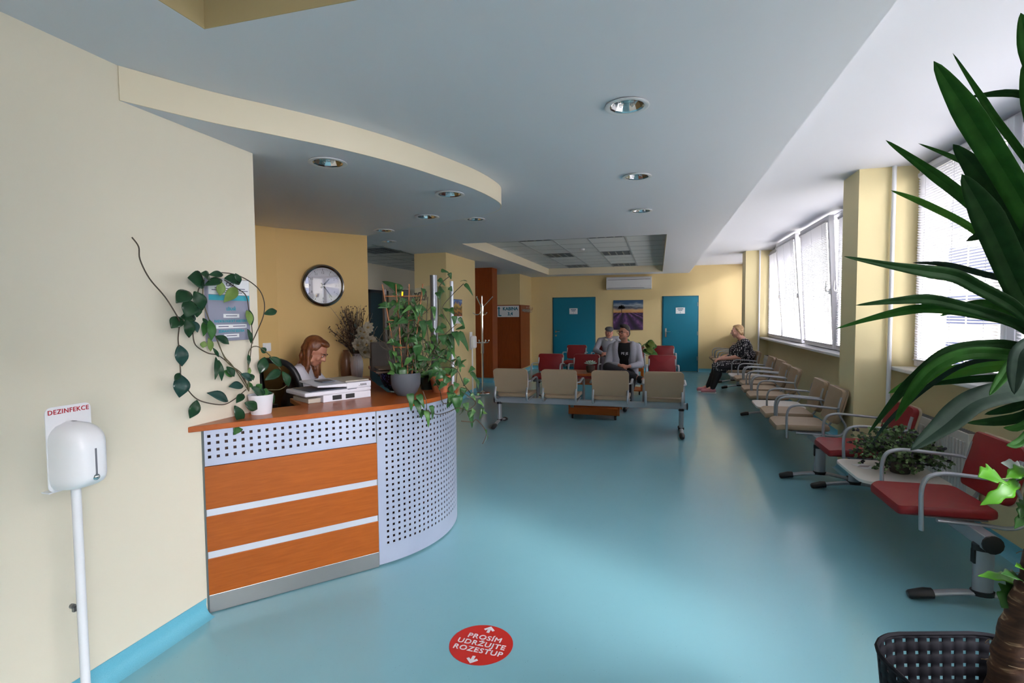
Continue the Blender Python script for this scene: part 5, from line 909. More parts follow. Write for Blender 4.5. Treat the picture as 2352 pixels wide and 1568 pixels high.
MB().tube([(bx + .0258, 2.235 + .012 * math.cos(a), 1.672 + .009 * math.sin(a)) for a in [k * PI / 6 for k in range(13)]], .002, 5).tube([(bx + .0258, 2.26 + .012 * math.cos(a), 1.672 + .009 * math.sin(a)) for a in [k * PI / 6 for k in range(13)]], .002, 5).build('emblem', INKB, nb)

# ------------------------------------------------------------------ printer on the counter
pr_o = V((-1.915, 2.86, .972)); e1 = V((.495, .869, 0)); e2 = V((-.869, .495, 0)); RP = Matrix((e1, e2, V((0, 0, 1)))).transposed().to_4x4()
pt = thing('printer', 'white multifunction printer with tilted feeder tray on the counter', 'printer', tuple(pr_o))
def pbx(mb, a0, a1, b0, b1, z0, z1): return mb.obox(pr_o + e1 * ((a0 + a1) / 2) + e2 * ((b0 + b1) / 2) + V((0, 0, (z0 + z1) / 2)), (a1 - a0, b1 - b0, z1 - z0), RP)
PW = mat('printer_white', '#c9c8d0', .4); PG = mat('printer_grey', '#4a505c', .4); PD = mat('printer_cream', '#a59c90', .45)
pbx(MB(), -.12, .205, 0, .28, 0, .045).build('lower_body', PW, pt, bev=.004)
pbx(MB(), -.20, -.12, .03, .26, 0, .028).build('paper_tray', PD, pt, bev=.004)
for a, c2 in ((-.06, .0), (.028, .088)): pbx(MB(), a, c2, -.002, .02, .010, .038).build('grip_recess', BLACK, pt)
pbx(MB(), -.235, .205, -.006, .285, .045, .071).build('scanner_base', PW, pt, bev=.008)
pbx(MB(), .035, .205, -.006, .285, .071, .108).build('feeder_body', PW, pt, bev=.005)
q = lambda a, b_, z: pr_o + e1 * a + e2 * b_ + V((0, 0, z))
MB().add([q(-.20, .0, .072), q(.04, .0, .075), q(.04, .26, .075), q(-.20, .26, .072), q(-.20, .0, .076), q(.04, .0, .079), q(.04, .26, .079), q(-.20, .26, .076)], [(3, 2, 1, 0), (4, 5, 6, 7), (0, 1, 5, 4), (2, 3, 7, 6), (1, 2, 6, 5), (3, 0, 4, 7)]).build('output_tray', PG, pt)
MB().add([q(-.155, -.002, .096), q(.045, -.002, .082), q(.045, .27, .088), q(-.155, .27, .108), q(-.155, -.002, .106), q(.045, -.002, .105), q(.045, .27, .118), q(-.155, .27, .118)], [(3, 2, 1, 0), (4, 5, 6, 7), (0, 1, 5, 4), (2, 3, 7, 6), (1, 2, 6, 5), (3, 0, 4, 7)]).build('feeder_tray', PW, pt, bev=.004)
MB().obox(q(-.045, .13, .118), (.09, .12, .006), RP).build('paper_guide', PG, pt, bev=.002)
pbx(MB(), .04, .205, .02, .27, .108, .118).build('feeder_lid', PD, pt, bev=.004)
for k in range(5): pbx(MB(), .128 + k * .009, .132 + k * .009, -.008, -.005, .082, .096).build('vent_slot', BLACK, pt)
pbx(MB(), .117, .121, -.008, -.005, .083, .087).build('led', BLACK, pt); pbx(MB(), .04, .10, -.008, -.004, .066, .069).build('latch', PG, pt)

# ------------------------------------------------------------------ vases and dried flowers
vp = V((-3.085, 4.90, .83))
vs = thing('flower_vase', 'tall white ribbed vase beneath the dried bouquet by the clock wall', 'vase', tuple(vp))
b = MB(); n = 36; pf = [(.045, 0), (.052, .02), (.06, .09), (.064, .15), (.06, .20), (.048, .24), (.040, .26), (.044, .275), (.040, .277), (.036, .26)]
for r_, z in pf:
    for k in range(n): t_ = 2 * PI * k / n; rr_ = r_ * (1 + (.035 if k % 2 else -.02)); b.v.append(vp + V((rr_ * math.cos(t_), rr_ * math.sin(t_), z)))
for i in range(len(pf) - 1):
    for k in range(n): b.f.append((i * n + k, i * n + (k + 1) % n, (i + 1) * n + (k + 1) % n, (i + 1) * n + k))
b.f.append(tuple(reversed(range(n)))); b.build('vase_body', mat('white_glaze', '#d2ccd6', .35), vs, smooth=True)
bv = thing('brown_vase', 'slim brown vase standing beside the white ribbed vase', 'vase', (-3.235, 4.93, .83))
MB().lathe([(.04, 0), (.056, .04), (.064, .12), (.06, .21), (.046, .27), (.03, .295), (.034, .31), (.028, .305)], (-3.235, 4.93, .83), 24).build('vase_body', mat('brown_glaze', '#7c5a44', .3), bv, smooth=True)
bq = thing('dried_bouquet', 'dried bouquet of dark twigs and cream blossoms in the white vase', 'dried flowers', tuple(vp + V((0, 0, .25))))
rnd = random.Random(7); TW = [mat('dark_dried_twig', '#3b2f28', .9), mat('brown_dried_twig', '#5d4636', .9), mat('pale_dried_twig', '#8a7a68', .9)]
t0 = vp + V((0, 0, .26))
LD = V((-.9, -.1, 0)) * .9
for k in range(3):
    b = MB()
    for j in range(52):
        up_ = rnd.uniform(.15, .52); sd = rnd.gauss(-.085, .085) if up_ > .3 else rnd.gauss(-.07, .11)
        e = t0 + wd * sd + wn * rnd.uniform(.02, .10) + V((0, 0, up_)); mid = t0.lerp(e, .5) + V((rnd.uniform(-.02, .02), rnd.uniform(-.02, .02), .02)); P_ = smooth_path([t0 + V((rnd.uniform(-.02, .02), rnd.uniform(-.02, .02), -.05)), mid, e], 3); b.tube(P_, [.0025] * (len(P_) - 1) + [.0012], 4)
        for r_ in range(5):
            a = P_[-1 - min(r_, 3)]; d = V((rnd.uniform(-1, 1), rnd.uniform(-1, 1), rnd.uniform(-.2, 1))).normalized(); b.tube([a, a + d * rnd.uniform(.015, .04)], .0014, 4)
            if k < 2: b.ell(a + d * .02, (.005, .005, .008), None, 6, 4)
    b.build('twig_spray', TW[k], bq)
PET = mat('cream_dried_petal', '#cfc4b4', .8, var='#b9a98c', vscale=30, trans=.2); CEN = mat('tan_flower_centre', '#a98b5c', .8)
def blossom(c, d, r):
    x, y, z = frame(d); b = MB()
    for k in range(9):
        t_ = 2 * PI * k / 9; o = x * math.cos(t_) + y * math.sin(t_); s = z.cross(o); lay = .6 + .4 * (k % 2); b.sheet([[c + o * (r * u_) + z * (r * .55 * u_ * u_ * lay) + s * (v_ * r * .42 * math.sin(PI * min(1, .15 + u_ * .75))) for v_ in (-1, 0, 1)] for u_ in (0, .3, .6, .85, 1.05)])
    o_ = b.build('blossom', PET, bq, smooth=True, solid=.002); MB().ell(c + z * r * .2, (r * .24, r * .24, r * .2), None, 10, 6).build('flower_centre', CEN, o_, smooth=True)
for a_, h_, r_ in ((.03, .20, .075), (-.02, .125, .065), (.05, .045, .08), (.09, .31, .062), (.125, .17, .06), (.055, .26, .055), (.13, .08, .055), (.01, .27, .05)): blossom(t0 + wd * a_ + wn * .09 + V((0, 0, h_ - .02)), wn + V((rnd.uniform(-.3, .3), rnd.uniform(-.3, .3), rnd.uniform(-.1, .5))), r_)
GL = mat('grey_green_dried_leaf', '#6b7a74', .8, trans=.1)
b = MB()
for j in range(26):
    a = t0 + wd * rnd.uniform(-.06, .15) + wn * rnd.uniform(.02, .09) + V((0, 0, rnd.uniform(-.02, .3))); d = (a - t0 + V((rnd.uniform(-.1, .1), rnd.uniform(-.1, .1), rnd.uniform(-.1, .1)))).normalized(); x, y, _ = frame(d); L_ = rnd.uniform(.04, .075)
    b.sheet([[a + d * (L_ * u_) + x * (v_ * .018 * math.sin(PI * u_ ** .8)) + y * (.006 * abs(v_)) for v_ in (-1, 0, 1)] for u_ in (.02, .25, .5, .75, .98)])
b.build('dried_leaves', GL, bq, smooth=True)

# ------------------------------------------------------------------ things behind the glass screen
MC = V((-2.28, 4.165, .972)); mo = thing('computer_monitor', 'dark computer monitor standing behind the arrowhead plant on the counter', 'monitor', tuple(MC))
MR = Matrix.Rotation(math.radians(62), 4, 'Z')
MB().obox(MC + V((0, 0, .18)), (.40, .03, .25), MR).build('screen_housing', mat('monitor_back', '#4d4340', .5), mo, bev=.006)
MB().obox(MC + V((0, 0, .06)), (.06, .025, .12), MR).build('stand_neck', BLACK, mo); MB().obox(MC + V((0, 0, .006)), (.2, .13, .012), MR).build('stand_foot', BLACK, mo, bev=.004)
bw = thing('fruit_bowl', 'dark blue patterned bowl on the counter behind the printer', 'bowl', (-1.80, 3.36, .972))
def bowlmat():
    m_ = mat('blue_patterned_glaze', '#22264a', .25); nt = m_.node_tree; b_ = nt.nodes['Principled BSDF']; t_ = nt.nodes.new('ShaderNodeTexCoord'); v_ = nt.nodes.new('ShaderNodeTexVoronoi'); v_.inputs['Scale'].default_value = 70; r_ = nt.nodes.new('ShaderNodeValToRGB')
    r_.color_ramp.elements[0].position = .25; r_.color_ramp.elements[0].color = srgb('#4d5088'); r_.color_ramp.elements[1].position = .4; r_.color_ramp.elements[1].color = srgb('#1c1e3c'); nt.links.new(t_.outputs['Object'], v_.inputs[0]); nt.links.new(v_.outputs['Distance'], r_.inputs[0]); nt.links.new(r_.outputs[0], b_.inputs[0]); return m_
MB().lathe([(.05, 0), (.055, .01), (.085, .03), (.105, .075), (.118, .125), (.112, .125), (.10, .08), (.08, .04), (.0005, .025)], (-1.80, 3.36, .972), 28, cap=False).lathe([(.0005, 0), (.05, 0)], (-1.80, 3.36, .972), 28, cap=False).build('bowl_body', bowlmat(), bw, smooth=True)
pa = thing('paper_pile', 'crumpled brown paper and folders piled over the blue bowl', 'papers', (-1.82, 3.38, 1.10))
KR = mat('brown_folder_card', '#6a574a', .8)
MB().obox((-1.84, 3.40, 1.108), (.24, .30, .006), Matrix.Rotation(.5, 4, 'Z')).obox((-1.86, 3.43, 1.118), (.22, .27, .006), Matrix.Rotation(.72, 4, 'Z') @ Matrix.Rotation(.05, 4, 'X')).obox((-1.83, 3.41, 1.128), (.20, .26, .005), Matrix.Rotation(.35, 4, 'Z')).build('folders', KR, pa)

# ------------------------------------------------------------------ coat stand, calendar, wall dispenser, cabin sign, hooks
cs = thing('coat_stand', 'chrome coat stand with hooks in front of the brown pillar', 'coat stand', (0, 0, 0))
CX, CY = -3.215, 9.42; cs.location = (CX, CY, 0); WM[cs.name] = Matrix.Translation((CX, CY, 0))
MB().tube([(CX, CY, .02), (CX, CY, 1.72)], .02, 14).build('pole', CHROME, cs, smooth=True)
MB().lathe([(.14, 0), (.145, .012), (.135, .03), (.05, .04), (.024, .06), (.022, .08)], (CX, CY, 0), 32).build('base', CHROME, cs, smooth=True)
for z, r_, up_ in ((1.66, .20, .19), (.99, .12, .05)):
    for k in range(6):
        t_ = 2 * PI * k / 6 + .35; d = V((math.cos(t_), math.sin(t_), 0)); c2 = V((CX, CY, z))
        P_ = [c2 + d * .02, c2 + d * .05 + V((0, 0, .03)), c2 + d * r_ * .6 + V((0, 0, up_ * .55)), c2 + d * r_ + V((0, 0, up_))] if k % 2 == 0 else [c2 + d * .02 - V((0, 0, .02)), c2 + d * .04 - V((0, 0, .12)) , c2 + d * r_ * .55 - V((0, 0, .145)), c2 + d * r_ * .85 - V((0, 0, .11))]
        if z < 1.2: P_ = [c2 + d * .02, c2 + d * .05 - V((0, 0, .01)), c2 + d * .11, c2 + d * .125 + V((0, 0, .035))]
        hk = MB().tube(smooth_path(P_, 4), .008, 8); hk.ell(P_[-1], (.012, .012, .012), None, 8, 6); hk.build('hook', CHROME, cs, smooth=True)
MB().tube([(CX, CY, 1.5), (CX, CY, 1.68)], .032, 14).tube([(CX, CY, .78), (CX, CY, 1.0)], .03, 14).build('collar', CHROME, cs, smooth=True)
MB().tube([(CX, CY, 1.72), (CX, CY, 1.86)], .009, 8).ell((CX, CY, 1.865), (.013, .013, .013), None, 8, 6).build('finial', CHROME, cs, smooth=True)
ca = thing('wall_calendar', 'wall calendar with an orange autumn picture on the cream pillar face', 'calendar', (-3.42, 8.63, 1.6))
def autumn():
    m_ = mat('calendar_picture', '#b8742c', .5); nt = m_.node_tree; b_ = nt.nodes['Principled BSDF']; t_ = nt.nodes.new('ShaderNodeTexCoord'); s2 = nt.nodes.new('ShaderNodeSeparateXYZ'); n_ = nt.nodes.new('ShaderNodeTexNoise'); n_.inputs['Scale'].default_value = 9; n_.inputs['Detail'].default_value = 4
    a_ = nt.nodes.new('ShaderNodeMath'); a_.operation = 'MULTIPLY_ADD'; a_.inputs[1].default_value = .5; r_ = nt.nodes.new('ShaderNodeValToRGB'); cr = r_.color_ramp
    cr.elements[0].color = srgb('#a8521e'); cr.elements[0].position = .2; cr.elements[1].color = srgb('#7fa0cc'); cr.elements[1].position = .95
    for p_, c2 in ((.35, '#3d2a14'), (.5, '#c08a3a'), (.62, '#4a4a22'), (.78, '#c9a24a'), (.88, '#3c5aa0')): e = cr.elements.new(p_); e.color = srgb(c2)
    mr = nt.nodes.new('ShaderNodeMapRange'); mr.inputs[1].default_value = -.12; mr.inputs[2].default_value = .17; mr.inputs[3].default_value = -.05; mr.inputs[4].default_value = .75
    nt.links.new(t_.outputs['Object'], s2.inputs[0]); nt.links.new(s2.outputs['Z'], mr.inputs[0]); nt.links.new(t_.outputs['Object'], n_.inputs[0]); nt.links.new(n_.outputs['Fac'], a_.inputs[0]); nt.links.new(mr.outputs[0], a_.inputs[2]); nt.links.new(a_.outputs[0], r_.inputs[0]); nt.links.new(r_.outputs[0], b_.inputs[0]); return m_
MB().box(-3.418, -3.412, 8.38, 8.88, 1.36, 1.49).build('date_sheet', PAPER, ca); MB().box(-3.418, -3.411, 8.38, 8.88, 1.49, 1.78).build('picture_sheet', autumn(), ca)
MB().tube([(-3.412, 8.38, 1.78), (-3.412, 8.88, 1.78)], .008, 8).build('binding', mat('blue_binding', '#4a5f9c', .5), ca)
text('lettering', 'I', .05, facing((-3.4115, 8.55, 1.42), (0, 1, 0)), INKB, ca)
wdp = thing('disinfectant_stand', 'white disinfectant stand by the cream pillar next to the coat stand', 'dispenser', (-3.27, 9.02, 0))
MB().box(-3.295, -3.20, 8.955, 9.085, .90, 1.13).build('dispenser_body', WHITE, wdp, bev=.03); MB().box(-3.30, -3.295, 8.95, 9.09, .88, 1.20).build('back_plate', WPAINT, wdp)
MB().tube([(-3.275, 9.02, .012), (-3.275, 9.02, .90)], .013, 12).build('pole', WPAINT, wdp, smooth=True); MB().lathe([(.14, 0), (.14, .006), (.13, .01), (.02, .014)], (-3.262, 9.02, 0), 24).build('base_plate', WPAINT, wdp, smooth=True)
kb = thing('cabin_sign', 'white sign with blue arrow reading KABINA on the brown panelling', 'sign', (-3.72, 12.965, 1.6))
MB().box(-4.05, -3.425, 12.955, 12.968, 1.455, 1.745).build('sign_plate', PAPER, kb); KBL = mat('petrol_blue_print', '#157089', .5)
text('lettering', 'KABINA', .115, facing((-3.655, 12.954, 1.665), (1, 0, 0)), KBL, kb, bold=.004, ext=.001, sx=.98); text('lettering', '3,4', .115, facing((-3.66, 12.954, 1.535), (1, 0, 0)), KBL, kb, bold=.004, ext=.001)
MB().box(-3.975, -3.945, 12.950, 12.954, 1.48, 1.68).box(-3.975, -3.895, 12.950, 12.954, 1.48, 1.508).add([(-4.0, 12.951, 1.67), (-3.92, 12.951, 1.67), (-3.96, 12.951, 1.73)], [(0, 1, 2)]).build('arrow', KBL, kb)
hr_ = thing('coat_hook_rail', 'row of metal coat hooks on the side of the brown cabin panelling', 'coat hooks', (-3.39, 13.55, 1.62))
MB().box(-3.389, -3.378, 13.15, 13.95, 1.60, 1.66).build('rail', STEEL, hr_)
for k in range(6):
    y = 13.2 + k * .14; MB().tube(smooth_path([(-3.38, y, 1.64), (-3.32, y, 1.63), (-3.29, y, 1.66), (-3.28, y, 1.72)], 3), .007, 6).tube(smooth_path([(-3.38, y, 1.61), (-3.34, y, 1.58), (-3.32, y, 1.585), (-3.315, y, 1.61)], 3), .007, 6).build('hook', CHROME, hr_, smooth=True)

# ------------------------------------------------------------------ back wall: air conditioner, painting, door plates
ac = thing('air_conditioner', 'white split air conditioner high on the yellow back wall', 'air conditioner', (-.74, YB, 2.32))
b = MB(); prof = [(YB - .002, 2.16), (YB - .15, 2.16), (YB - .20, 2.19), (YB - .215, 2.26), (YB - .21, 2.44), (YB - .17, 2.485), (YB - .002, 2.487)]
n = len(prof); b.v = [V((x, y, z)) for x in (-1.322, -.157) for y, z in prof]; b.f = [tuple(range(n)), tuple(reversed(range(n, 2 * n)))] + [(i, n + i, n + (i + 1) % n, (i + 1) % n) for i in range(n)]
b.build('housing', mat('ac_white', '#d9d9dc', .4), ac, bev=.008)
MB().box(-1.29, -.34, YB - .219, YB - .205, 2.188, 2.197).build('outlet_louvre', PG, ac); MB().box(-1.29, -.19, YB - .217, YB - .2, 2.408, 2.418).build('intake_slot', PG, ac); MB().box(-.31, -.2, YB - .218, YB - .2, 2.18, 2.2).build('display_panel', PW, ac)
pt_ = thing('canvas_picture', 'canvas print of a lone tree over purple lavender rows on back wall', 'picture', (-.76, YB, 1.486))
def lav(sky):
    m_ = mat('lavender_sky' if sky else 'lavender_field', '#5a4a6a', .7); nt = m_.node_tree; b_ = nt.nodes['Principled BSDF']; t_ = nt.nodes.new('ShaderNodeTexCoord'); s2 = nt.nodes.new('ShaderNodeSeparateXYZ'); r_ = nt.nodes.new('ShaderNodeValToRGB'); cr = r_.color_ramp; N_ = nt.nodes.new; lk = nt.links.new
    lk(t_.outputs['Object'], s2.inputs[0]); n_ = N_('ShaderNodeTexNoise'); n_.inputs['Detail'].default_value = 5
    if sky:
        mp = N_('ShaderNodeMapping'); mp.inputs['Scale'].default_value = (2.2, 1, 9); lk(t_.outputs['Object'], mp.inputs[0]); lk(mp.outputs[0], n_.inputs[0]); n_.inputs['Scale'].default_value = 1.4
        mr = N_('ShaderNodeMapRange'); mr.inputs[1].default_value = .05; mr.inputs[2].default_value = .40; lk(s2.outputs['Z'], mr.inputs[0])
        a_ = N_('ShaderNodeMath'); a_.operation = 'MULTIPLY_ADD'; a_.inputs[1].default_value = .6; lk(n_.outputs['Fac'], a_.inputs[0]); sb_ = N_('ShaderNodeMath'); sb_.operation = 'SUBTRACT'; sb_.inputs[1].default_value = .3; lk(mr.outputs[0], sb_.inputs[0]); lk(sb_.outputs[0], a_.inputs[2]); lk(a_.outputs[0], r_.inputs[0])
        cr.elements[0].color = srgb('#b5763f'); cr.elements[0].position = .02; cr.elements[1].color = srgb('#2c4a6e'); cr.elements[1].position = .95
        for p_, c2 in ((.2, '#c9a06a'), (.32, '#8c7d78'), (.45, '#3f4c5c'), (.6, '#97a0a8'), (.75, '#39587a')): e = cr.elements.new(p_); e.color = srgb(c2)
    else:
        at_ = N_('ShaderNodeMath'); at_.operation = 'SUBTRACT'; at_.inputs[0].default_value = .16; lk(s2.outputs['Z'], at_.inputs[1]); dv = N_('ShaderNodeMath'); dv.operation = 'DIVIDE'; sh = N_('ShaderNodeMath'); sh.operation = 'ADD'; sh.inputs[1].default_value = .10; lk(s2.outputs['X'], sh.inputs[0]); lk(sh.outputs[0], dv.inputs[0]); lk(at_.outputs[0], dv.inputs[1])
        ml = N_('ShaderNodeMath'); ml.operation = 'MULTIPLY_ADD'; ml.inputs[1].default_value = 7.; lk(dv.outputs[0], ml.inputs[0]); n_.inputs['Scale'].default_value = 14; lk(t_.outputs['Object'], n_.inputs[0]); lk(n_.outputs['Fac'], ml.inputs[2]); sn = N_('ShaderNodeMath'); sn.operation = 'SINE'; lk(ml.outputs[0], sn.inputs[0]); mr = N_('ShaderNodeMapRange'); mr.inputs[1].default_value = -1; lk(sn.outputs[0], mr.inputs[0])
        a_ = N_('ShaderNodeMath'); a_.operation = 'MULTIPLY'; lk(mr.outputs[0], a_.inputs[0]); lk(n_.outputs['Fac'], a_.inputs[1]); lk(a_.outputs[0], r_.inputs[0]); cr.elements[0].color = srgb('#1e1428'); cr.elements[1].color = srgb('#8a5a90'); cr.elements[1].position = .75; e = cr.elements.new(.35); e.color = srgb('#472a55')
    lk(r_.outputs[0], b_.inputs[0]); return m_
MB().box(-1.148, -.374, YB - .03, YB - .002, 1.092, 1.545).build('field_area', lav(False), pt_); MB().box(-1.148, -.374, YB - .03, YB - .002, 1.545, 1.88).build('sky_area', lav(True), pt_)
b = MB(); TX, TZ = -.93, 1.60; yy = YB - .0305; rnd = random.Random(2)
b.box(TX - .008, TX + .008, yy - .0006, yy, TZ - .06, TZ + .06)
for k in range(60):
    a = rnd.uniform(0, PI); r_ = rnd.uniform(.02, .10); c2 = V((TX + math.cos(a) * r_ * .9, yy - .0005, TZ + .06 + math.sin(a) * r_ * .8)); b.lathe([(.0001, 0), (.014, 0)], c2, 7, V((0, -1, 0)), cap=False)
b.build('painted_tree', mat('tree_silhouette', '#2a1f1a', .8), pt_)
def plate(x0, x1, z0, z1, lab, num):
    o = thing('door_plate', lab, 'sign', ((x0 + x1) / 2, YB - .03, (z0 + z1) / 2)); MB().box(x0, x1, YB - .036, YB - .0305, z0, z1).build('plate', PAPER, o); INK2 = mat('grey_blue_print', '#5d7f92', .5)
    xc, zc = (x0 + x1) / 2, (z0 + z1) / 2; w_ = x1 - x0
    b = MB(); b.box(xc - w_ * .33, xc + w_ * .33, YB - .037, YB - .036, z1 - .048, z1 - .026).box(xc - w_ * .22, xc + w_ * .22, YB - .037, YB - .036, z1 - .083, z1 - .063); b.build('small_print', INK2, o)
    text('lettering', num, .05, facing((xc, YB - .037, z0 + .034), (1, 0, 0)), INK2, o, bold=.001)
plate(-2.335, -2.11, 1.52, 1.678, 'white number plate on the dark teal door beside the cabin panelling', '1'); plate(.448, .676, 1.51, 1.668, 'white number plate on the bright teal door near the windows', '2')

# ------------------------------------------------------------------ radiators
def radiator(y0, y1, z0, z1, lab):
    r = thing('radiator', lab, 'radiator', (2.04, (y0 + y1) / 2, z0)); MB().box(2.0, 2.075, y0, y1, z0, z1).build('panel', mat('radiator_enamel', '#d6d4d0', .35), r, bev=.006)
    b = MB(); n_ = int((y1 - y0) / .04)
    for k in range(n_): y = y0 + .03 + k * .04; b.box(1.992, 2.001, y, y + .022, z0 + .04, z1 - .06)
    b.build('ribs', mat('radiator_enamel_rib', '#d6d4d0', .35), r, bev=.003); b = MB()
    for k in range(int((y1 - y0) / .03)): y = y0 + .02 + k * .03; b.box(2.01, 2.065, y, y + .014, z1 - .001, z1 + .002)
    b.build('top_grille', PG, r); return r
r1 = radiator(4.14, 5.08, .12, .685, 'white radiator behind the tray table of the red window bench')
MB().tube([(2.03, 5.08, .62), (2.02, 5.12, .62), (1.99, 5.14, .62)], .014, 10).tube([(1.99, 5.14, .62), (1.90, 5.14, .62)], [.02, .023], 12).build('thermostat_valve', WHITE, r1, smooth=True)
radiator(9.7, 11.1, .12, .69, 'white radiator between the beige window seats under the far window')

# ------------------------------------------------------------------ trolleys
def caster(p, par): MB().lathe([(.028, -.014), (.032, -.008), (.032, .008), (.028, .014)], V(p) + V((0, 0, .033)), 14, V((1, 0, 0))).box(p[0] - .018, p[0] + .018, p[1] - .01, p[1] + .01, .055, .07).build('caster', BLACK, par, smooth=True)
t1 = thing('trolley', 'brown wooden trolley with casters between the beige and red benches', 'trolley', (-.875, 7.72, 0))
for z0, z1, m_ in ((.625, .655, WOODT), (.50, .52, WOODO), (.07, .09, WOODO)): MB().box(-1.215, -.535, 7.44, 8.0, z0, z1).build('shelf', m_, t1, bev=.003)
MB().box(-1.215, -.535, 7.43, 7.445, .09, .165).box(-1.215, -.535, 7.995, 8.01, .09, .165).build('tray_rim', WOODO, t1)
for x in (-1.235, -.53):
    for y in (7.44, 7.965): MB().box(x, x + .018, y, y + .045, .07, .655).build('post', WOODO, t1)
for x in (-1.18, -.57):
    for y in (7.48, 7.96): caster((x, y, 0), t1)
t2 = thing('trolley', 'orange wooden trolley behind the man in the blazer, under a leafy plant', 'trolley', (-.52, 10.1, 0))
for z0, z1 in ((.44, .50), (.07, .09)): MB().box(-.80, -.26, 9.93, 10.42, z0, z1).build('shelf', WOODO, t2, bev=.003)
for x in (-.82, -.30):
    for y in (9.94, 10.37): MB().box(x, x + .045, y, y + .03, .07, .50).build('post', WOODO, t2)
for x in (-.76, -.32):
    for y in (9.97, 10.38): caster((x, y, 0), t2)

# ------------------------------------------------------------------ black perforated basket holding the yucca pot
BC = V((.86, 1.555, 0)); bk_ = thing('plastic_basket', 'black perforated plastic basket around the foot of the tall yucca', 'basket', tuple(BC))
bo_ = [(x, y) for x, y in pad(.47, .47, 0, .13)]; dense = []
for i in range(len(bo_)):                                # even steps along the rounded square
    dense.append(bo_[i])
def perim(pts):
    Ls = [0.]
    for i in range(len(pts)): a_, b_ = V(pts[i]), V(pts[(i + 1) % len(pts)]); Ls.append(Ls[-1] + (b_ - a_).length)
    return Ls
LS = perim(bo_); TOT = LS[-1]
def on_rim(s):
    s %= TOT
    for i in range(len(bo_)):
        if s <= LS[i + 1] + 1e-9: k = (s - LS[i]) / max(1e-9, LS[i + 1] - LS[i]); a_, b_ = V(bo_[i]), V(bo_[(i + 1) % len(bo_)]); return a_.lerp(b_, k)
    return V(bo_[0])
Rz = Matrix.Rotation(math.radians(15.6), 2)
def wallpt(s, z): p = Rz @ (on_rim(s) * (.80 + .20 * z / .55)); return BC + V((p.x, p.y, z))
ncol = int(TOT / .0355); st_ = TOT / ncol; hs = .0118; Sx = []
for k in range(ncol): Sx += [k * st_, k * st_ + hs]
Zz = [.03]
for k in range(14): z = .055 + k * .0362; Zz += [z, z + hs]
Zz.append(.55); b = MB(); nS_ = len(Sx); b.v = [wallpt(s, z) for z in Zz for s in Sx]
for j in range(len(Zz) - 1):
    for i in range(nS_):
        if i % 2 == 0 and j % 2 == 1: continue
        i2 = (i + 1) % nS_; b.f.append((j * nS_ + i, j * nS_ + i2, (j + 1) * nS_ + i2, (j + 1) * nS_ + i))
CHB = mat('black_perforated_plastic', '#1b1b21', .7, spec=.15); b.build('basket_wall', CHB, bk_, smooth=True, solid=.004)
rim = [wallpt(TOT * k / 96, .55) for k in range(97)]; MB().tube(rim, .006, 8).build('rim', CHB, bk_, smooth=True)
MB().prism([tuple(wallpt(TOT * k / 48, .03).xy) for k in range(48)], .002, .03).build('basket_floor', CHB, bk_)
# ------------------------------------------------------------------ plants
def leafmat(name, a, b_, rough=.3, trans=.12, vein=None, vs=30):
    m_ = mat(name, a, rough, var=b_, vscale=vs, trans=trans, spec=.3 if rough < .58 else .12); return m_
LM = {'d': leafmat('dark_waxy_leaf', '#1d3a26', '#24452b', .22, .06), 's': leafmat('glossy_blue_green_leaf', '#22403a', '#2b4a44', .16, .04), 'l': leafmat('pale_leaf_underside', '#6f8a45', '#7d9650', .45, .2), 'm': leafmat('mid_green_leaf', '#2f5a2c', '#3a6833', .3, .12)}
STEM = mat('brown_green_stem', '#5a5238', .6); STEMD = mat('dark_vine_stem', '#453a2c', .6); SOIL = mat('potting_soil', '#2a2019', .95, bump=.8, bscale=60)
EYE = V((0, 0, 1.5))
def leaf(b, p0, p1, w, rnd, fold=.18, n=7, prof=None, turn=.5, droop=.0):
    """blade from p0 to p1; its broad side turned roughly toward the room with a random roll"""
    p0 = V(p0); p1 = V(p1); d = p1 - p0; L = d.length; d.normalize()
    face_ = (V((1.2, .8, 1.8)) - p0).normalized() + V((rnd.uniform(-turn, turn), rnd.uniform(-turn, turn), rnd.uniform(-turn, turn) + .3)); x = d.cross(face_)
    x = x.normalized() if x.length > 1e-4 else frame(d)[0]; z = x.cross(d)
    rows = []
    for i in range(n + 1):
        u = i / n; ww = w * .5 * (prof(u) if prof else math.sin(PI * min(1, .03 + u ** .85 * .97)) ** .8)
        c = p0 + d * (L * u) + z * (L * (.10 * math.sin(PI * u)) - droop * L * u * u); rows.append([c + x * (ww * v_) + z * (abs(v_) * fold * ww) for v_ in (-1, -.55, 0, .55, 1)])
    b.sheet(rows)
# -- trailing wax plant on the counter by the cream wall
rnd = random.Random(21)
hp = thing('wax_plant', 'trailing wax plant with dark glossy leaves in a white pot by the cream wall', 'potted plant', (-2.095, 2.372, .972))
po = MB(); n = 48; pf = [(.050, 0), (.052, .004), (.064, .10), (.066, .106), (.060, .106), (.056, .085)]
for r_, z in pf:
    for k in range(n): t_ = 2 * PI * k / n; q_ = r_ * (1 - (.02 if k % 4 == 0 and .01 < z < .1 else 0)); po.v.append(V((-2.095 + q_ * math.cos(t_), 2.372 + q_ * math.sin(t_), .972 + z)))
for i in range(len(pf) - 1):
    for k in range(n): po.f.append((i * n + k, i * n + (k + 1) % n, (i + 1) * n + (k + 1) % n, (i + 1) * n + k))
po.f.append(tuple(reversed(range(n)))); pot_ = po.build('pot', mat('white_ribbed_pot', '#dcdbe2', .4), hp, smooth=True)
MB().lathe([(.0001, .088), (.057, .088)], (-2.095, 2.372, .972), 20, cap=False).build('soil', SOIL, pot_)
for P_ in HOYA_STEMS: MB().tube(smooth_path(P_, 5), .0028, 6).build('stem', STEM if P_[0][2] < 1.2 else STEMD, hp, smooth=True)
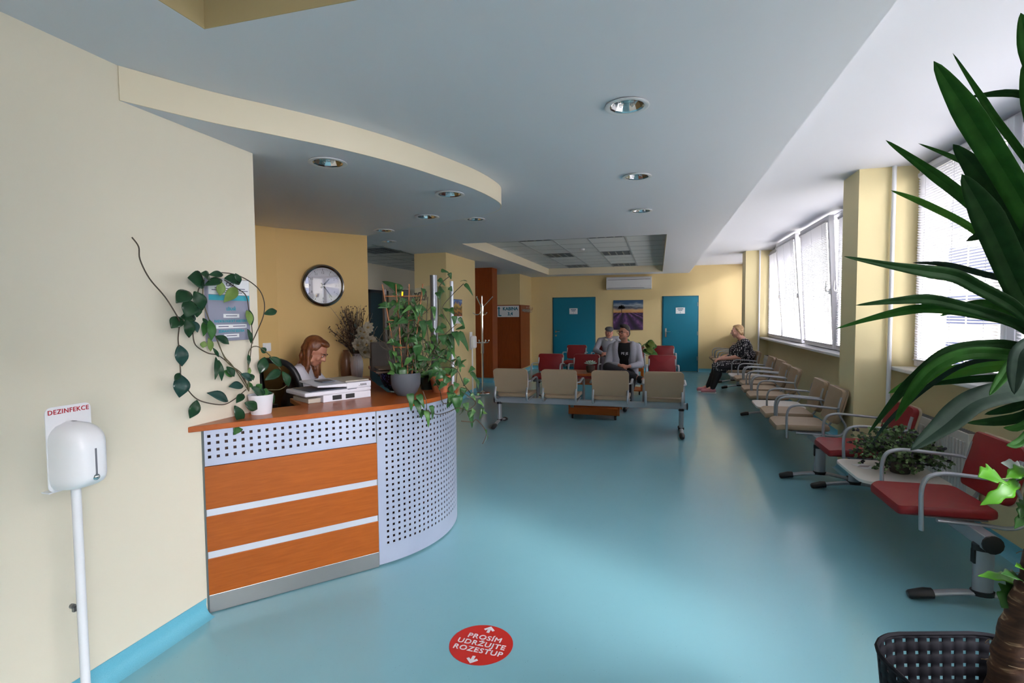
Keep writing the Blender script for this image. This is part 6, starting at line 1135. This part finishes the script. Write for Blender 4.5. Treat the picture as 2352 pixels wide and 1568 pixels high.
for p0, p1, w, c2 in HOYA_LEAVES:
    b = MB(); leaf(b, p0, p1, w * 1.12, rnd, .22, 9, lambda u: math.sin(PI * min(1, .02 + u * .97)) ** .85 * (1 - .25 * max(0, u - .7) / .3), .22); b.build('leaf', LM[c2], hp, smooth=True, solid=.0016)
# -- arrowhead plant with a trellis in a grey bowl pot
ARW = lambda u: (.75 + 2.2 * u if u < .14 else 1.06 * (1 - (u - .14) / .86) ** .72 * (1 - .18 * math.sin(PI * (u - .14) / .86)))
def synmat():
    m_ = mat('veined_arrowhead_leaf', '#2c5030', .35, trans=.12); nt = m_.node_tree; b_ = nt.nodes['Principled BSDF']; t_ = nt.nodes.new('ShaderNodeTexCoord'); n_ = nt.nodes.new('ShaderNodeTexNoise'); n_.inputs['Scale'].default_value = 38; n_.inputs['Detail'].default_value = 4
    r_ = nt.nodes.new('ShaderNodeValToRGB'); cr = r_.color_ramp; cr.elements[0].position = .3; cr.elements[0].color = srgb('#28482a'); cr.elements[1].position = .78; cr.elements[1].color = srgb('#8aa862'); e = cr.elements.new(.55); e.color = srgb('#42703a'); nt.links.new(t_.outputs['Object'], n_.inputs[0]); nt.links.new(n_.outputs['Fac'], r_.inputs[0]); nt.links.new(r_.outputs[0], b_.inputs[0]); return m_
SYN = [synmat(), leafmat('dark_arrowhead_leaf', '#2b4f28', '#3a6434', .32), leafmat('bright_arrowhead_leaf', '#4c7a3c', '#5e8a48', .35, .2)]
sp_ = V((-1.625, 3.165, .972))
sg = thing('arrowhead_plant', 'arrowhead plant climbing a bamboo trellis in a round grey pot on the counter', 'potted plant', tuple(sp_))
MB().lathe([(.055, 0), (.075, .02), (.097, .07), (.10, .13), (.094, .15), (.088, .15), (.09, .12)], sp_, 32, cap=False).lathe([(.0001, .001), (.055, 0)], sp_, 32, cap=False).build('pot', mat('grey_stone_pot', '#4d5159', .7, bump=.2, bscale=60), sg, smooth=True)
MB().lathe([(.0001, .135), (.091, .135)], sp_, 20, cap=False).build('soil', SOIL, [o for o in sg.children if o.name.startswith('pot')][0])
BAM = mat('bamboo_cane', '#9c6238', .6)
rv = V((.96, .27, 0))
for k in range(4):
    a = sp_ + rv * (-.045 + .028 * k) + V((0, 0, .12)); MB().tube([a, a + rv * (-.10 + .062 * k) + V((0, 0, .62))], .0045, 6).build('bamboo_cane', BAM, sg)
for z in (.32, .50, .66): w_ = .045 + .13 * (z - .12); MB().tube([sp_ + rv * (-w_ - .01) + V((0, 0, z)), sp_ + rv * (w_ + .01) + V((0, 0, z))], .004, 6).build('bamboo_crossbar', BAM, sg)
third = V((-1.455, 3.345, .972))
tp = thing('trailing_arrowhead_plant', 'arrowhead plant in a terracotta pot trailing over the curved counter edge', 'potted plant', tuple(third))
MB().lathe([(.05, 0), (.068, .09), (.074, .09), (.075, .115), (.066, .115), (.062, .09)], third, 28, cap=False).lathe([(.0001, .001), (.05, 0)], third, 28, cap=False).build('pot', mat('terracotta', '#a9603c', .7), tp, smooth=True)
MB().lathe([(.0001, .10), (.063, .10)], third, 20, cap=False).build('soil', SOIL, [o for o in tp.children if o.name.startswith('pot')][0])
for p0, p1, w in SYN_LEAVES:
    own = tp if (p0[0] > -1.47 and p0[2] < 1.42) or p0[2] < .965 and p0[0] > -1.42 else sg
    b = MB(); leaf(b, p0, p1, w * 1.2, rnd, .16, 8, ARW, .4); b.build('leaf', SYN[rnd.choice((0, 0, 1, 1, 2) if p0[2] < 1.0 else (0, 1, 1))], own, smooth=True, solid=.0008)
for P_ in SYN_STEMS:
    own = tp if P_[-1][0] > -1.42 and P_[-1][2] < 1.2 else sg; MB().tube(smooth_path(P_, 5), .0026, 5).build('stem', STEMD, own, smooth=True)
fill = MB()
for j in range(26):                                  # thin bare vines wound through the trellis
    z0 = rnd.uniform(.13, .45); a = sp_ + rv * rnd.uniform(-.10, .07) + V((rnd.uniform(-.03, .03), rnd.uniform(-.03, .03), z0)); P_ = [a]
    for q_ in range(4): P_.append(P_[-1] + rv * rnd.uniform(-.07, .07) + V((rnd.uniform(-.03, .03), rnd.uniform(-.03, .03), rnd.uniform(.02, .09))))
    fill.tube(smooth_path(P_, 4), .0018, 5)
fill.build('tangled_vines', STEMD, sg, smooth=True)
for j in range(120):
    own, base, hh = (sg, sp_, .52) if j < 78 else (tp, third, .30)
    a = base + V((rnd.uniform(-.10, .10), rnd.uniform(-.08, .08), .12 + rnd.random() * hh)); d = V((rnd.uniform(-1, 1), rnd.uniform(-1, 1), rnd.uniform(-1.2, .2))).normalized(); b = MB(); leaf(b, a, a + d * rnd.uniform(.06, .105), rnd.uniform(.032, .05), rnd, .16, 6, ARW, .6); b.build('leaf', SYN[j % 3], own, smooth=True, solid=.0008)
dp = thing('small_potted_plant', 'small dark green pot with low leaves between the grey and terracotta pots', 'potted plant', (-1.60, 3.45, .972))
MB().lathe([(.045, 0), (.06, .05), (.066, .09), (.06, .09), (.056, .07), (.0001, .07)], (-1.60, 3.45, .972), 24, cap=False).lathe([(.0001, .001), (.045, 0)], (-1.60, 3.45, .972), 24, cap=False).build('pot', mat('dark_green_glaze', '#1c2a26', .25), dp, smooth=True)
for j in range(9): a = V((-1.60, 3.45, 1.045)); d = V((rnd.uniform(-1, 1), rnd.uniform(-1, 1), rnd.uniform(.1, .9))).normalized(); b = MB(); leaf(b, a, a + d * .09, .04, rnd, .2, 6); b.build('leaf', SYN[j % 3], dp, smooth=True, solid=.0008)
# -- tall yucca at the near right
yt = [V(p) for p in YUCCA_TRUNK]; py = V((.80, 1.51, .031))
yu = thing('yucca', 'tall yucca with a brown ringed trunk and long pointed green leaves', 'potted plant', tuple(py))
tr = smooth_path([V((.785, 1.505, .28))] + yt, 6); rs = [.035 + .0025 * math.sin(i * 1.9) for i in range(len(tr))]
def barkmat():
    m_ = mat('ringed_bark', '#4a3124', .9, bump=.9, bscale=50); nt = m_.node_tree; b_ = nt.nodes['Principled BSDF']; t_ = nt.nodes.new('ShaderNodeTexCoord'); mp = nt.nodes.new('ShaderNodeMapping'); mp.inputs['Scale'].default_value = (9, 9, 46); n_ = nt.nodes.new('ShaderNodeTexNoise'); n_.inputs['Scale'].default_value = 1.3; n_.inputs['Distortion'].default_value = 1.2
    r_ = nt.nodes.new('ShaderNodeValToRGB'); cr = r_.color_ramp; cr.elements[0].position = .35; cr.elements[0].color = srgb('#3b271d'); cr.elements[1].position = .72; cr.elements[1].color = srgb('#a08468'); e = cr.elements.new(.62); e.color = srgb('#573c2c'); nt.links.new(t_.outputs['Object'], mp.inputs[0]); nt.links.new(mp.outputs[0], n_.inputs[0]); nt.links.new(n_.outputs['Fac'], r_.inputs[0]); nt.links.new(r_.outputs[0], b_.inputs[0]); return m_
MB().tube(tr, rs, 18).build('trunk', barkmat(), yu, smooth=True)
fb = MB()
for j in range(46):                                  # frayed leaf-scar fibres
    i = rnd.randrange(2, len(tr) - 8); t_ = rnd.uniform(0, 2 * PI); x, y, d = frame((tr[i + 1] - tr[i])); o = x * math.cos(t_) + y * math.sin(t_); tg = d.cross(o); a = tr[i] + o * rs[i] * .98
    fb.tube(smooth_path([a, a + o * .004 + tg * .012 + d * .003, a + o * .002 + tg * .028 + d * rnd.uniform(-.008, .008)], 3), .0011, 4)
fb.build('bark_fibres', mat('pale_fibre', '#a58c70', .9), yu)
MB().lathe([(.09, 0), (.11, .26), (.115, .30), (.108, .30), (.10, .26)], py, 30, cap=False).lathe([(.0001, .001), (.09, 0)], py, 30, cap=False).build('pot', mat('dark_planter', '#33302e', .5), yu, smooth=True)
MB().lathe([(.0001, .27), (.102, .27)], py, 24, cap=False).build('soil', SOIL, yu)
YM = {'d': leafmat('dark_yucca_blade', '#1b3a1a', '#234621', .62, .12), 'm': leafmat('green_yucca_blade', '#2b5720', '#336727', .6, .22), 'l': leafmat('fresh_yucca_blade', '#4f8a2c', '#5f9a36', .42, .35), 's': leafmat('grey_green_yucca_underside', '#22332a', '#2a3d31', .65, .06), 'b': leafmat('pale_striped_blade', '#9fb4be', '#7d9aa0', .4, .3)}  # undersides are a greyer, duller green than the other blades
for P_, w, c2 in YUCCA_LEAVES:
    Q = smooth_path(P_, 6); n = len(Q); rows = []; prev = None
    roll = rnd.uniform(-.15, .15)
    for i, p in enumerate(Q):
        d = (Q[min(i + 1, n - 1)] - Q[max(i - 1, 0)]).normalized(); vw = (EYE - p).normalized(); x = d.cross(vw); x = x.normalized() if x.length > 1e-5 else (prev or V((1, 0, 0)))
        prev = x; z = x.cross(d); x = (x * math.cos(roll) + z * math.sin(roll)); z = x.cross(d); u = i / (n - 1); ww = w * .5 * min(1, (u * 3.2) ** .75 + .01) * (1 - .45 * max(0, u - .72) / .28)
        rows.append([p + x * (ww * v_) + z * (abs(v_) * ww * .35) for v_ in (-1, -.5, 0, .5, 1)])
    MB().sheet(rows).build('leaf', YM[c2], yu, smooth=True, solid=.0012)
# -- climber with lobed leaves growing beside the yucca
cl_ = thing('climbing_plant', 'young climber with bright green lobed leaves beside the yucca trunk', 'climbing plant', (.84, 1.56, .30))
VST = [V(p) for p in VINE_STEMS[0]]
MB().tube(smooth_path([V((.84, 1.56, .30)), V((.90, 1.57, .46))] + VST, 5), .004, 6).build('stem', mat('green_stem', '#55702f', .6), cl_, smooth=True)
VM = {'l': leafmat('fresh_green_leaf', '#5fae2a', '#6cba34', .35, .35), 'm': leafmat('deep_green_leaf', '#2c5a22', '#37682a', .35, .15), 'w': leafmat('pale_silver_leaf', '#b9cfc4', '#d6e2da', .4, .2)}
LOB = lambda u: math.sin(PI * min(1, .12 + u * .88)) ** .7 * (1 + .22 * math.sin(u * 19))
for p0, p1, w, c2 in VINE_LEAVES:
    b = MB(); leaf(b, p0, p1, w * 1.2, rnd, .2, 16, LOB, .25); b.build('leaf', VM[c2], cl_, smooth=True, solid=.0008)
    q_ = min(VST, key=lambda s_: (s_ - V(p0)).length); MB().tube([q_, V(p0)], .002, 5).build('leaf_stalk', mat('green_stalk', '#55702f', .6), cl_)
# -- bushy small-leaved plant on the tray table
bp_ = V((1.58, 4.05, .424))
tb = thing('small_leaved_plant', 'low bushy small-leaved plant spilling over the white tray table', 'potted plant', tuple(bp_))
MB().lathe([(.055, 0), (.07, .07), (.076, .09), (.068, .09), (.0001, .08)], bp_, 24, cap=False).lathe([(.0001, .001), (.055, 0)], bp_, 24, cap=False).build('pot', mat('dull_brown_pot', '#3c352e', .7), tb, smooth=True)
sm_ = [leafmat('small_green_leaf', '#3d5230', '#4f6a3e', .45, .15), leafmat('small_pale_leaf', '#6f8a58', '#7d9a66', .45, .2), leafmat('small_purple_leaf', '#2a2b2e', '#36333a', .45, .05)]
LV = [MB(), MB(), MB()]; STm = MB()
for j in range(170):
    t_ = rnd.uniform(0, 2 * PI); L_ = rnd.uniform(.06, .33); h_ = rnd.uniform(-.10, .24) * (1 - L_ * 1.6) + rnd.uniform(-.03, .05); e = bp_ + V((math.cos(t_) * L_ * .9 - .02, math.sin(t_) * L_ * .9, max(.012, .09 + h_))); a = bp_ + V((math.cos(t_) * .03, math.sin(t_) * .03, .08)); md_ = a.lerp(e, .5) + V((0, 0, .05)); P_ = smooth_path([a, md_, e], 5); STm.tube(P_, .0014, 4)
    for p in P_[3:]:
        for s_ in (-1, 1):
            d = V((rnd.uniform(-1, 1), rnd.uniform(-1, 1), rnd.uniform(-.3, .6))).normalized(); leaf(LV[rnd.choice((0, 0, 0, 1, 2)) if t_ > 2 else rnd.choice((0, 1, 0))], p, p + d * rnd.uniform(.020, .034), .019, rnd, .15, 3)
STm.build('stems', STEMD, tb)
for q_, m_ in zip(LV, sm_): 
    o_ = q_.build('foliage', m_, tb, smooth=True); o_['kind'] = 'stuff'
ph_ = thing('leaflet', 'small leaflet with red print lying on the white tray table', 'leaflet', (1.42, 4.12, .4245))
MB().obox((1.40, 4.14, .4252), (.10, .12, .0012), Matrix.Rotation(.4, 4, 'Z')).build('sheet', PAPER, ph_)
for k in range(3): MB().obox((1.385 + .012 * k, 4.12 + .018 * k, .4262), (.006, .07, .0006), Matrix.Rotation(.4 + 1.3, 4, 'Z')).build('print_line', mat('dark_red_print', '#6e2a26', .6), ph_)
# -- leafy plant on the back trolley, and the succulent on the front one
lp_ = V((-.42, 10.2, .50))
bl_ = thing('broad_leaved_plant', 'broad-leaved green plant on the orange trolley between the red seats', 'potted plant', tuple(lp_))
MB().lathe([(.07, 0), (.10, .12), (.105, .15), (.095, .15), (.0001, .13)], lp_, 24, cap=False).lathe([(.0001, .001), (.07, 0)], lp_, 24, cap=False).build('pot', mat('clay_pot', '#8a5a40', .7), bl_, smooth=True)
BLM_ = [leafmat('broad_green_leaf', '#3f6a34', '#55803f', .35, .2), leafmat('olive_broad_leaf', '#6d7a3a', '#57742f', .4, .2)]
for j in range(17):
    t_ = rnd.uniform(0, 2 * PI) if j > 6 else rnd.uniform(-.7, .9); L_ = rnd.uniform(.12, .34); e = lp_ + V((math.cos(t_) * L_, math.sin(t_) * L_ * .6, .18 + rnd.uniform(.0, .36) * (1.2 - L_))); MB().tube(smooth_path([lp_ + V((0, 0, .13)), lp_.lerp(e, .5) + V((0, 0, .14)), e], 4), .004, 5).build('stem', mat('leaf_stem', '#5c7a3c', .6), bl_)
    b = MB(); leaf(b, e, e + V((math.cos(t_) * .13, math.sin(t_) * .08 - .03, rnd.uniform(-.12, .02))), .12, rnd, .18, 8, lambda u: math.sin(PI * min(1, .15 + .85 * u)) ** .7, .4); b.build('leaf', BLM_[j % 3 == 0], bl_, smooth=True, solid=.001)
su = V((-.945, 7.66, .655))
sc_ = thing('succulent', 'pale rosette succulent in a dark pot on the brown trolley', 'potted plant', tuple(su))
MB().lathe([(.05, 0), (.062, .03), (.066, .10), (.06, .10), (.0001, .09)], su, 22, cap=False).lathe([(.0001, .001), (.05, 0)], su, 22, cap=False).build('pot', mat('dark_brown_pot', '#2f241e', .5), sc_, smooth=True)
SUM = leafmat('pale_succulent_leaf', '#9fb5a8', '#b6c8ba', .5, .1)
for ring, (n_, el, L_) in enumerate(((9, .25, .095), (8, .6, .085), (6, 1.0, .07), (4, 1.35, .055))):
    for k in range(n_):
        t_ = 2 * PI * k / n_ + ring * .4; d = V((math.cos(t_) * math.cos(el), math.sin(t_) * math.cos(el), math.sin(el))); x, y, z = frame(d); MB().ell(su + V((0, 0, .115)) + d * L_ * .55, (.016, .009, L_ * .5), Matrix((x, y, z)).transposed(), 8, 6).build('leaf', SUM, sc_, smooth=True)
